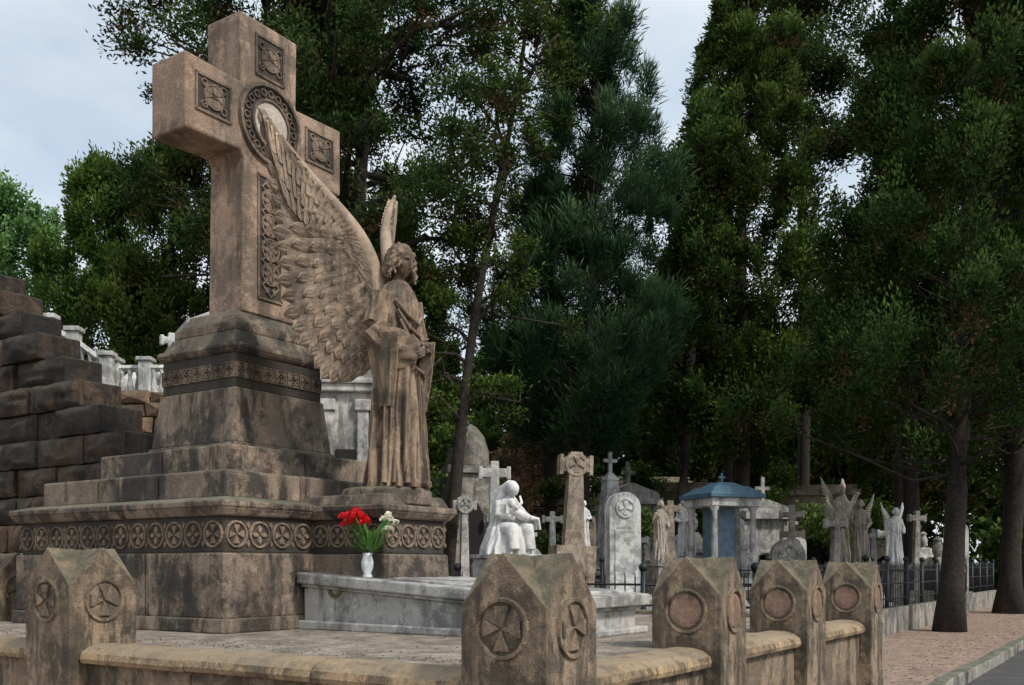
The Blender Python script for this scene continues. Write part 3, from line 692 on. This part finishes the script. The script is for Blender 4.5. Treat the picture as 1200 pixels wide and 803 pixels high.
for k,(X,Y) in enumerate(((.35,19),(1.5,20),(2.9,22.5),(4.7,20.5),(5.4,23),(6.1,18.5),(8.6,24),(9.6,26),(10.9,27),(11.8,30),(.5,24),(4.4,25),(-.9,18.5),(8.3,21.5),(13.,31),(7.6,26),(-.3,21),(2.1,18.5),(3.2,20.8),(5.0,17.8),(6.3,22),(9.3,22.6),(.9,22),(1.9,25),(12,26.5),(3.9,22.2),(7.,24.5),(5.6,25.5),(.2,16.5),(2.9,17.9),(5.6,19.6),(4.3,23.4),(2.5,20.3),(10.2,23.5),(1.2,27.5),(2.4,28),(6.0,27.2),(4.6,27.5))):
    t=rs.randint(0,2); m=rs.choice([WHITE,GREY,TAN,WHITE,MARB,GREY])
    if t==0: grave_cross(sfx('grave_cross',k),X,Y,rs.uniform(1.8,2.5)*(1+.01*(Y-17)),rs.uniform(.34,.5),m,rs.random()<.3,base=rs.uniform(.6,1.3),yaw=rs.uniform(-.4,.6),t=.11,lean=rs.uniform(-.03,.03))
    elif t==1: stele(sfx('tombstone',k),X,Y,rs.uniform(1.5,2.4)*(1+.01*(Y-17)),rs.uniform(.4,.7),m,yaw=rs.uniform(-.4,.6),cross=rs.random()<.6)
    else:
        b=MB(); W=rs.uniform(.6,.9); H=rs.uniform(1.3,2.0); b.box(-W*.6,W*.6,-W*.5,W*.5,0,.3); b.tap(0,0,W,W*.8,W*.85,W*.7,.297,H*.75); b.box(-W*.52,W*.52,-W*.45,W*.45,H*.747,H*.8)
        b.tap(0,0,W*.9,W*.8,W*.35,W*.3,H*.797,H); b.lathe(0,0,[(.07,H-.01),(.12,H+.1),(.14,H+.25),(.08,H+.35),(.12,H+.42),(.03,H+.5)],14)
        b.obj(sfx('urn_tomb',k),Matrix.Translation((X,Y,0))@Matrix.Rotation(rs.uniform(-.4,.6),4,'Z'),[m],.015)
b=MB()
b.box(0,1.15,0,1.6,0,3.45); b.box(-.06,1.21,-.1,1.7,3.448,3.55); b.box(-.1,1.25,-.14,1.74,3.548,3.62); b.box(.1,1.05,.1,1.5,3.61,3.8)
for x in (.02,.26,.72,.96):
    b.box(x,x+.15,-.06,.02,.6,3.2); b.box(x-.03,x+.18,-.09,.02,3.2,3.35); b.box(x-.03,x+.18,-.09,.02,.3,.6)
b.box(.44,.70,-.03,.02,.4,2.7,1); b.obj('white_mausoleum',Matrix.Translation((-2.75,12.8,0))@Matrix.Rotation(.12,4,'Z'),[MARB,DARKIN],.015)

# ------------------------------------------------------------ left stepped masonry
b=MB(); rr=random.Random(9)
rows=13; hz=.335; zb=Z(-.5)
for r in range(rows):
    z0=zb+r*hz; vend=6.9 if r<5 else 6.9+(r-4.6)*.46
    uo=2.75+.03*r
    v=vend
    while v<13.5:
        l=rr.uniform(.4,1.05); b.tint=rr.random()
        dd=rr.uniform(-.06,.06)
        nx,nz=6,5; x1=uo+.55; g=.012
        vs=[]
        for iz in range(nz+1):
            for iy in range(nx+1):
                fy=iy/nx; fz=iz/nz; ed=min(fy,1-fy)*l*4; ez=min(fz,1-fz)*4
                bul=.07*min(1,ed)*min(1,ez)+ (rr.uniform(-.035,.035) if 0<iy<nx and 0<iz<nz else 0)
                vs.append((uo+dd-bul,v+g+(l-2*g)*fy+rr.uniform(-.01,.01),z0+g+(hz-2*g)*fz+rr.uniform(-.01,.01)))
        fs=[(iz*(nx+1)+iy,iz*(nx+1)+iy+1,(iz+1)*(nx+1)+iy+1,(iz+1)*(nx+1)+iy) for iz in range(nz) for iy in range(nx)]
        b.add(vs,fs,0,True)
        b.box(uo+dd+.002,x1+rr.uniform(-.02,.02),v+g,v+l-g,z0+g,z0+hz-g*rr.uniform(.3,1.))
        v+=l
    b.tint=.1; b.box(uo+.05,uo+.5,vend+.05,13.5,z0,z0+hz-.003)
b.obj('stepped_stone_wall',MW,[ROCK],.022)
def rubble(name,X0,Y0,X1,Y1,H,seed,mat=RUB,sz=.3):
    rr=random.Random(seed); b=MB(); L=math.hypot(X1-X0,Y1-Y0); z=0
    b.tint=.1; b.box(0,L,.12,1.5,0,H-.05)
    while z<H:
        h=rr.uniform(.6,1.1)*sz; x=0
        while x<L:
            l=rr.uniform(.8,1.9)*sz; b.tint=rr.random(); j=lambda:rr.uniform(-.03,.03)
            a=x+.012; c=min(L,x+l)-.012; z1=z+h-.02; y=rr.uniform(-.03,.04)
            if c>a+.05:
                b.add([(a+j(),y+j(),z+j()*.5),(c+j(),y+j(),z+j()*.5),(c+j(),y+j(),z1+j()),(a+j(),y+j(),z1+j()),(a,.2,z),(c,.2,z),(c,.2,z1),(a,.2,z1),((a+c)/2,y-.05,(z+z1)/2)],[(0,1,8),(1,2,8),(2,3,8),(3,0,8),(0,4,5,1),(1,5,6,2),(2,6,7,3),(3,7,4,0)])
            x+=l
        z+=h
    return b.obj(name,Matrix.Translation((X0,Y0,0))@Matrix.Rotation(math.atan2(Y1-Y0,X1-X0),4,'Z'),[mat],.012)
rubble('rubble_retaining_wall',-9.5,14.6,-2.9,14.4,3.75,2)
rubble('rubble_retaining_wall.001',-2.5,29.5,1.6,30,4.3,4,sz=.3)
b=MB(); b.frus(-40,-3.,15.9,60,-42,-3.,15.9,60,0,3.7); b.frus(-60,-8,24,80,-60,-10,30,80,3.69,6.); b.obj('terrace',None,[EARTH])
def balus(name,pts,S=1.):
    b=MB()
    for (x0,y0,z0),(x1,y1,z1) in zip(pts[:-1],pts[1:]):
        b.tube([(x0,y0,z0+.62*S),(x1,y1,z1+.62*S)],[.06,.06],4,0,False); b.tube([(x0,y0,z0+.1),(x1,y1,z1+.1)],[.055,.055],4,0,False)
        n=4
        for i in range(n+1):
            t=i/n; x,y,z=x0+(x1-x0)*t,y0+(y1-y0)*t,z0+(z1-z0)*t
            b.lathe(x,y,[(.04,z+.1),(.055,z+.25*S),(.025,z+.45*S),(.045,z+.6*S)],10)
    for x,y,z in pts: b.box(x-.09,x+.09,y-.09,y+.09,z-.6,z+.75*S); b.box(x-.12,x+.12,y-.12,y+.12,z+.75*S,z+.82*S)
    return b.obj(name,None,[WHITE],.01)
balus('marble_balustrade',[(-7.35,15.6,4.35),(-6.7,15.,4.0),(-6.15,14.9,3.6)])
balus('marble_balustrade.001',[(-6.1,15.05,3.7),(-5.6,15.0,3.7),(-5.1,15.0,3.7)],.8)
b=MB(); b.box(-.6,.6,-.4,.9,0,.3); b.box(-.5,.5,-.3,.8,.297,.5); b.tap(0,.2,.9,.9,.5,.4,.497,.75)
b.obj('marble_sarcophagus',Matrix.Translation((-5.95,16.2,3.72))@Matrix.Rotation(.4,4,'Z'),[WHITE],.02)
b=MB(); b.box(-.7,.7,-.5,.5,0,1.1); b.box(-.8,.8,-.6,.6,1.097,1.22)
b.add([(-.8,-.6,1.22),(.8,-.6,1.22),(0,-.6,1.6),(-.8,.6,1.22),(.8,.6,1.22),(0,.6,1.6)],[(0,1,2),(5,4,3),(0,2,5,3),(1,4,5,2),(0,3,4,1)])
for x in (-.6,-.2,.2,.6): b.lathe(x,-.54,[(.06,0),(.05,.1),(.045,.95),(.07,1.09)],10)
b.obj('pedimented_tomb',Matrix.Translation((-5.0,17.2,3.7+.35))@Matrix.Rotation(.5,4,'Z'),[WHITE],.012)
o=grave_cross('white_grave_cross.001',-5.45,15.7,1.3,.3,WHITE,base=.4,yaw=.5,t=.1); o.location.z=3.6
def ironfence(name,pts,h=.85,z0=0,sp=.13,plinth=.3):
    b=MB()
    for (x0,y0),(x1,y1) in zip(pts[:-1],pts[1:]):
        L=math.hypot(x1-x0,y1-y0); dx,dy=(x1-x0)/L,(y1-y0)/L
        for zr in (.15,h*.55,h-.1): b.tube([(x0,y0,z0+plinth+zr),(x1,y1,z0+plinth+zr)],[.014,.014],5,0)
        n=int(L/sp)
        for i in range(n):
            x,y=x0+dx*L*i/n,y0+dy*L*i/n; b.tube([(x,y,z0+plinth),(x,y,z0+plinth+h-.02),(x,y,z0+plinth+h+.05)],[.009,.009,.002],4,0)
        m=max(1,int(L/1.3))
        for i in range(m+1):
            x,y=x0+dx*L*i/m,y0+dy*L*i/m; b.tube([(x,y,z0),(x,y,z0+plinth+h+.06)],[.035,.035],8,0); b.ball((x,y,z0+plinth+h+.10),.055,10)
        nx,ny=-dy*.12,dx*.12
        b.add([(x0-nx,y0-ny,z0),(x1-nx,y1-ny,z0),(x1+nx,y1+ny,z0),(x0+nx,y0+ny,z0)]+[(x0-nx,y0-ny,z0+plinth),(x1-nx,y1-ny,z0+plinth),(x1+nx,y1+ny,z0+plinth),(x0+nx,y0+ny,z0+plinth)],[(0,1,5,4),(1,2,6,5),(2,3,7,6),(3,0,4,7),(4,5,6,7)],1)
    return b.obj(name,MW,[IRON,GREY])
ironfence('iron_fence',[(6.6,8.),(6.6,1.3),(12.,1.3)],h=.75)
ironfence('iron_fence.001',[(12.6,8),(12.6,1.6),(20.,1.6)],h=.75,plinth=.45)
ironfence('iron_fence.002',[(20.6,9),(20.6,2.),(30.,2.)],h=.8,plinth=.45)
for i,(u0,u1,v0,v1) in enumerate(((12.9,14.6,2.,4.5),(15.2,17.4,2.1,4.6),(7.4,9.6,2.2,4.6),(21,23,3,5.5))):
    b=MB(); b.box(u0,u1,v0,v1,0,.45); b.frus(u0+.1,u1-.1,v0+.1,v1-.1,u0+.2,u1-.2,v0+.25,v1-.25,.447,.75); b.obj(sfx('grave_slab',i),MW,[[GREY,WHITE,MARB,GREY][i]],.02)

# ------------------------------------------------------------ trees
def leafmesh(name,C,Rd,n,L,W,mat,axis=None,up=.5,out=.5,rnd=.7,seed=0,parent=None,ctint=.42):
    rg=np.random.default_rng(seed); C=np.asarray(C,float); K=len(C); Rd=np.asarray(Rd,float)
    idx=np.repeat(np.arange(K),n); N=len(idx)
    o=rg.normal(0,1,(N,3)); o/= (np.linalg.norm(o,axis=1)[:,None]+1e-6); rr0=(rg.random(N)**.55)*(1+.16*rg.normal(0,1,N)); o*=rr0[:,None]
    P=C[idx]+o*Rd[idx]
    ax=np.array(axis if axis is not None else C.mean(0)); rad=P-ax; rad[:,2]=0; rad/= (np.linalg.norm(rad,axis=1)[:,None]+1e-6)
    D=np.array([0,0,1.])*up+rad*out+o*.7+rg.normal(0,rnd,(N,3)); D/=np.linalg.norm(D,axis=1)[:,None]+1e-6
    S=np.cross(D,rg.normal(0,1,(N,3))); S/=np.linalg.norm(S,axis=1)[:,None]+1e-6
    l=(L*rg.uniform(.5,1.3,N))[:,None]; w=(W*rg.uniform(.6,1.3,N))[:,None]
    V=np.stack([P,P+D*l*.55+S*w,P+D*l,P+D*l*.55-S*w],1).reshape(-1,3)
    me=bpy.data.meshes.new(name); me.vertices.add(4*N); me.vertices.foreach_set('co',V.ravel().astype(np.float32))
    me.loops.add(4*N); me.loops.foreach_set('vertex_index',np.arange(4*N,dtype=np.int32))
    me.polygons.add(N); me.polygons.foreach_set('loop_start',np.arange(0,4*N,4,dtype=np.int32))
    try: me.polygons.foreach_set('loop_total',np.full(N,4,dtype=np.int32))
    except Exception: pass
    me.update(calc_edges=True)
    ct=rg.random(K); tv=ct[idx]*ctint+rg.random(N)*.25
    # clump highlights painted into the tint: outer and top leaves lighter, inner ones darker
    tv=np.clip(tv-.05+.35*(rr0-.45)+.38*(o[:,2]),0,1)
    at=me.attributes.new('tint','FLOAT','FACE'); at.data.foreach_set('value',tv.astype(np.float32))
    me.materials.append(mat); ob=bpy.data.objects.new(name,me); scene.collection.objects.link(ob)
    if parent: ob.parent=parent
    return ob
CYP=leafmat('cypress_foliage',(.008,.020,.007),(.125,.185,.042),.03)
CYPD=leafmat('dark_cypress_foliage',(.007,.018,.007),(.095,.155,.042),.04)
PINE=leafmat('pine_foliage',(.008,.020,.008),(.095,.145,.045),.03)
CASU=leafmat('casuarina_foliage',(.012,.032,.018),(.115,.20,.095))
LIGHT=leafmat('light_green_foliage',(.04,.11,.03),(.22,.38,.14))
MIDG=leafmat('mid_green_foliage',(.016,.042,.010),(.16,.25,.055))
def trunk(b,x,y,H,r,lean=(0,0),seed=0,bend=.15):
    rg=random.Random(seed); pts=[];rd=[]; n=16; ph=rg.uniform(0,6)
    for i in range(n+1):
        t=i/n; pts.append(Vector((x+lean[0]*t+bend*math.sin(ph+t*5)*t,y+lean[1]*t+bend*math.cos(ph+t*4)*t,-.05+H*t))); rd.append(r*(1.35 if i==0 else 1.)*(1-.82*t)*rg.uniform(.9,1.1))
    b.tube(pts,rd,12); return pts
def limb(b,rg,s0,c,r):
    c=Vector(c); L=(c-s0).length; pts=[s0]
    for f in (.3,.6,.85): pts.append(s0.lerp(c,f)+Vector((rg.gauss(0,.07)*L,rg.gauss(0,.07)*L,-.06*L*math.sin(f*3.1)+rg.gauss(0,.05)*L)))
    pts.append(c); b.tube(pts,[r,r*.75,r*.5,r*.3,r*.12],5)
def cypress(name,x,y,H,z0,R,seed,mat=CYP,nc=230,nl=330,L=.15,W=.03,tr=.22,lean=(0,0),prof=0,cr=.42,gap=.3,up=.7,irr=.35,mult=1,twigs=6):
    rg=random.Random(seed); e=empty(name); b=MB(); tp=trunk(b,x,y,H*.97,tr,lean,seed)
    for q in range(1,mult):
        trunk(b,x+rg.uniform(-.5,.5),y+rg.uniform(-.4,.4),H*.8,tr*rg.uniform(.5,.8),(rg.uniform(-.8,.8),rg.uniform(-.4,.4)),seed+q*7)
    C=[];Rd=[]
    def ax(z):
        t=min(1,max(0,z/(H*.97))); q=t*16; i=min(15,int(q)); return tp[i].lerp(tp[i+1],q-i)
    tries=0
    while len(C)<nc and tries<nc*20:
        tries+=1
        t=rg.random(); z=z0+(H-z0)*t; a=rg.uniform(0,6.283)
        if prof==0: p=math.sin(min(1,t*3+.25)*math.pi/2)*(1-t)**.45*1.15
        elif prof==1: p=(math.sin(min(1,t*2+.15)*math.pi/2))*(1-t*t)**.5
        else: p=.9*(1-t*.75)
        p*=1+irr*2*noise.noise(Vector((math.cos(a)*1.2+seed*3.1,math.sin(a)*1.2,z*.55)))
        rr_=R*max(.05,p)*(rg.random()**.38)
        if noise.noise(Vector((math.cos(a)*rr_*.9+seed,math.sin(a)*rr_*.9,z*.75)))<-gap: continue
        A_=ax(z); c=(A_.x+rr_*math.cos(a),A_.y+rr_*math.sin(a),z)
        C.append(c); s=cr*rg.uniform(.45,1.2)*(1-.35*t); Rd.append((s*.82,s*.82,s*1.5))
        if len(C)%3==0:
            s0=ax(max(.5,z-rg.uniform(.5,1.3))); limb(b,rg,s0,c,.035)
    for i in range(twigs):
        z=rg.uniform(z0-1.2 if z0>2 else z0,z0+1); a=rg.uniform(0,6.28); s0=ax(z); l=rg.uniform(.3,.8)
        limb(b,rg,s0,s0+Vector((math.cos(a)*l,math.sin(a)*l,rg.uniform(-.2,.5))),.02)
    b.obj('trunk',None,[BARK],0,e)
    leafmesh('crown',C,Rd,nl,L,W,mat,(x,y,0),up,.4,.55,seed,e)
    return e
def pine(name,x,y,H,z0,spread,seed,mat=PINE,nb=34,tr=.25,lean=(0,0),nl=420,L=.13,W=.022,cr=.5,side=None):
    rg=random.Random(seed); e=empty(name); b=MB(); tp=trunk(b,x,y,H,tr,lean,seed,.3); C=[];Rd=[]
    for i in range(nb):
        t=z0/H+(1-z0/H)*(i+.5)/nb; q=t*16; k=min(15,int(q)); s0=tp[k].lerp(tp[k+1],q-k)
        a=rg.uniform(0,6.28) if side is None else rg.choice(side)+rg.gauss(0,.5)
        l=spread*rg.uniform(.55,1.)*(1-.55*((t-z0/H)/(1-z0/H))**2)
        p1=s0+Vector((math.cos(a)*l*.45,math.sin(a)*l*.45,rg.uniform(.1,.8))); p2=s0+Vector((math.cos(a+.25)*l,math.sin(a+.25)*l,rg.uniform(-.2,1.3)))
        pm=s0.lerp(p1,.5)+Vector((rg.gauss(0,.08),rg.gauss(0,.08),rg.gauss(0,.1))); pn=p1.lerp(p2,.5)+Vector((rg.gauss(0,.12),rg.gauss(0,.12),rg.gauss(0,.12)))
        b.tube([s0,pm,p1,pn,p2],[tr*.35*(1-t*.5),tr*.28,tr*.2,tr*.13,.02],6)
        for j in range(rg.randint(5,8)):
            f=rg.uniform(.35,1.08); c=(p1.lerp(p2,max(0,(f-.45)/.55)) if f>.45 else s0.lerp(p1,f/.45))+Vector((rg.gauss(0,.45),rg.gauss(0,.45),rg.gauss(.15,.3)))
            s=cr*rg.uniform(.6,1.25); C.append(tuple(c)); Rd.append((s,s,s*.7))
            if rg.random()<.6: b.tube([s0.lerp(p2,f*.7),c],[.03,.008],4)
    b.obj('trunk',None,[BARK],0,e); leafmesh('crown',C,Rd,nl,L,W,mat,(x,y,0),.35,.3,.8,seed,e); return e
# right, near the road
cypress('cypress_tree',7.85,17.6,14.5,4.0,3.1,1,CYPD,nc=560,nl=400,L=.10,W=.020,tr=.21,lean=(.6,0),prof=2,cr=.46,gap=.16,twigs=3)
cypress('cypress_tree.001',12.4,24.5,16,4.3,3.1,2,CYPD,nc=320,nl=320,L=.14,W=.028,tr=.27,lean=(.8,0),prof=2,cr=.55,gap=.18,mult=2)
cypress('cypress_tree.002',10.4,25.6,15,4.0,2.3,3,CYPD,nc=260,nl=300,L=.14,W=.028,tr=.24,prof=2,cr=.5,gap=.22,mult=2)
# middle
cypress('cypress_tree.003',6.3,27,17.5,4.3,2.6,4,CYP,nc=460,nl=340,L=.14,W=.028,tr=.26,lean=(.1,0),prof=0,cr=.54,gap=.2,mult=3)
cypress('cypress_tree.004',4.4,26,13.5,4.6,1.7,5,CYPD,nc=200,nl=320,L=.14,W=.028,tr=.2,lean=(.7,0),prof=1,cr=.48,gap=.18)
cypress('casuarina_tree',1.6,22.5,14.6,4.1,1.9,6,CASU,nc=340,nl=380,L=.24,W=.012,tr=.18,lean=(.25,0),prof=0,cr=.46,gap=.2,up=.9)
cypress('casuarina_tree.001',1.0,24,10.5,4.4,1.8,16,CASU,nc=180,nl=340,L=.24,W=.013,tr=.17,lean=(-.2,0),prof=1,cr=.5,gap=.22,up=.9)
pine('pine_tree.001',9.1,31,20,13.,2.5,8,PINE,nb=26,cr=.6,L=.16,W=.03,nl=260,lean=(.3,0))
pine('pine_tree.002',-1.35,19,13.,3.8,1.5,10,CYP,nb=24,tr=.14,lean=(1.5,0),nl=220,cr=.36,L=.10,W=.02)
pine('pine_tree',-3.2,19.5,15.,6.8,4.4,12,PINE,nb=56,tr=.26,lean=(.4,0),nl=400,cr=.54,L=.115,W=.021)
pine('pine_tree.003',-5.0,21,15.,9.6,3.3,13,PINE,nb=26,tr=.22,lean=(-.2,0),nl=340,cr=.5,L=.12,W=.023)
# left group
cypress('cypress_tree.005',-9.6,23.5,10.6,3.8,1.8,20,MIDG,nc=240,nl=340,L=.12,W=.026,tr=.2,prof=1,cr=.48,gap=.26)
cypress('cypress_tree.006',-7.7,22.5,10.8,3.8,1.7,21,CYP,nc=240,nl=330,L=.12,W=.026,tr=.2,prof=1,cr=.48,gap=.26)
cypress('broadleaf_tree',-14.4,28,11.8,7.0,2.6,22,LIGHT,nc=140,nl=420,L=.12,W=.04,tr=.2,prof=1,cr=.6,gap=.4,up=.2)
cypress('cypress_tree.007',-2.9,24,10.4,3.2,1.5,23,MIDG,nc=200,nl=330,L=.12,W=.026,tr=.2,prof=0,cr=.46,gap=.25)
cypress('cypress_tree.008',-5.,26,10.5,3.5,2.,24,CYPD,nc=160,nl=260,L=.15,W=.032,tr=.2,prof=1,cr=.55)
for k,(X,Y,H,z0,R,sd) in enumerate(((3.9,42,12,4.6,2.8,30),(9.5,42,12,4.3,3.2,31),(14.5,40,13.5,3.6,3.3,32),(19.,42,15,4,3.5,33),(0.2,40,10.5,4.6,3.,34),(-3.5,36,9.5,3.,2.6,35),(17.5,33,15,4.,2.8,36),(6.6,38,10,4.3,2.2,37),(12.,37,11,3.8,2.4,38))):
    cypress('cypress_tree.%03d'%(k+9),X,Y,H,z0,R,sd,CYPD,nc=140,nl=190,L=.28,W=.06,tr=.3,prof=1,cr=.8,gap=.35)
rg=np.random.default_rng(77); C=[];Rd=[]
for i in range(420):
    a=rg.uniform(-.75,.9); d=rg.uniform(46,62); x=d*math.sin(a); y=d*math.cos(a); h=(7.5+2.*math.sin(a*9)+1.2*math.sin(a*23))*(1.0 if a>-.35 else 1.25)
    z=rg.uniform(0,h); s=rg.uniform(1.,2.); C.append((x,y,z)); Rd.append((s,s,s))
leafmesh('distant_trees',C,Rd,200,.45,.16,CYPD,(0,0,0),.5,0,.8,5)
C=[];Rd=[]
for (X,Y,z,s) in ((-1.6,21,3.6,.5),(-2.2,21,2.8,.6),(-.9,27,4.6,.5),(1.5,28,4.3,.6),(-1.9,20,2.,.6),(-2.2,20,1.6,.7),(2.3,29,4.2,.6),(-.2,28,3.2,.6),(7.2,27,3.2,.6),(10.8,29,2.4,.7),(4.0,29,3.6,.5),(5.2,27.8,2.6,.7),(3.0,24,1.8,.5),(8.0,25,2.,.6),(1.0,23.5,2.2,.5)):
    for q in range(6): C.append((X+rg.normal(0,.4),Y+rg.normal(0,.3),z+rg.normal(0,.35))); Rd.append((s*.7,s*.7,s*.6))
leafmesh('ivy_shrub',C,Rd,300,.11,.04,MIDG,None,.3,.3,.8,9)
C=[];Rd=[]
for q in range(42): C.append((.42+rg.normal(0,.5),25.2+rg.normal(0,.3),3.55+rg.normal(0,.38))); Rd.append((.28,.28,.25))
leafmesh('flowering_shrub',C,Rd,170,.08,.05,leafmat('pink_blossom',(.16,.15,.07),(.72,.42,.34)),None,.3,.3,.8,12)
C=[];Rd=[]
for q in range(50):
    X=rg.uniform(-12,-3.4); C.append((X,rg.uniform(18.5,21),3.9+rg.uniform(0,1.2))); Rd.append((.6,.6,.5))
leafmesh('terrace_shrubs',C,Rd,260,.12,.035,MIDG,None,.4,.3,.8,10)

# ------------------------------------------------------------ light, sky, camera
w=bpy.data.worlds.new('World'); scene.world=w; w.use_nodes=True; nt=w.node_tree
bg=nt.nodes['Background']; sky=nt.nodes.new('ShaderNodeTexSky'); sky.sky_type='NISHITA'; sky.sun_disc=False
SE,SR=math.radians(46),math.radians(130)
sky.sun_elevation=SE; sky.sun_rotation=SR; sky.air_density=1.2; sky.dust_density=2.
tc=nt.nodes.new('ShaderNodeTexCoord')
n1=noi(nt,tc.outputs['Generated'],2.2,5,.55,(1,1,2.2))
cl=ramp(nt,n1,.36,.60,.6,.97)
ccol=mix(nt,ramp(nt,noi(nt,tc.outputs['Generated'],4.,5,.6,(1,1,2.)),.35,.65),(4.9,5.7,6.4),(6.6,6.9,7.2))
nt.links.new(mix(nt,cl,sky.outputs[0],ccol),bg.inputs[0]); bg.inputs[1].default_value=.145
sun=bpy.data.lights.new('sun','SUN'); sun.energy=3.0; sun.angle=math.radians(9); sun.color=(1.,.94,.86)
so=bpy.data.objects.new('sun',sun); scene.collection.objects.link(so)
d=Vector((math.sin(SR)*math.cos(SE),math.cos(SR)*math.cos(SE),math.sin(SE)))
so.rotation_euler=d.to_track_quat('Z','Y').to_euler()
cam=bpy.data.cameras.new('camera'); co=bpy.data.objects.new('camera',cam); scene.collection.objects.link(co)
co.location=(0,0,E); co.rotation_euler=(math.radians(90),0,0)
cam.sensor_width=36; cam.lens=34.47; cam.shift_y=.2196; cam.clip_end=2000; cam.clip_start=.05
scene.camera=co
scene.view_settings.view_transform='Standard'; scene.view_settings.look='None'; scene.view_settings.exposure=0
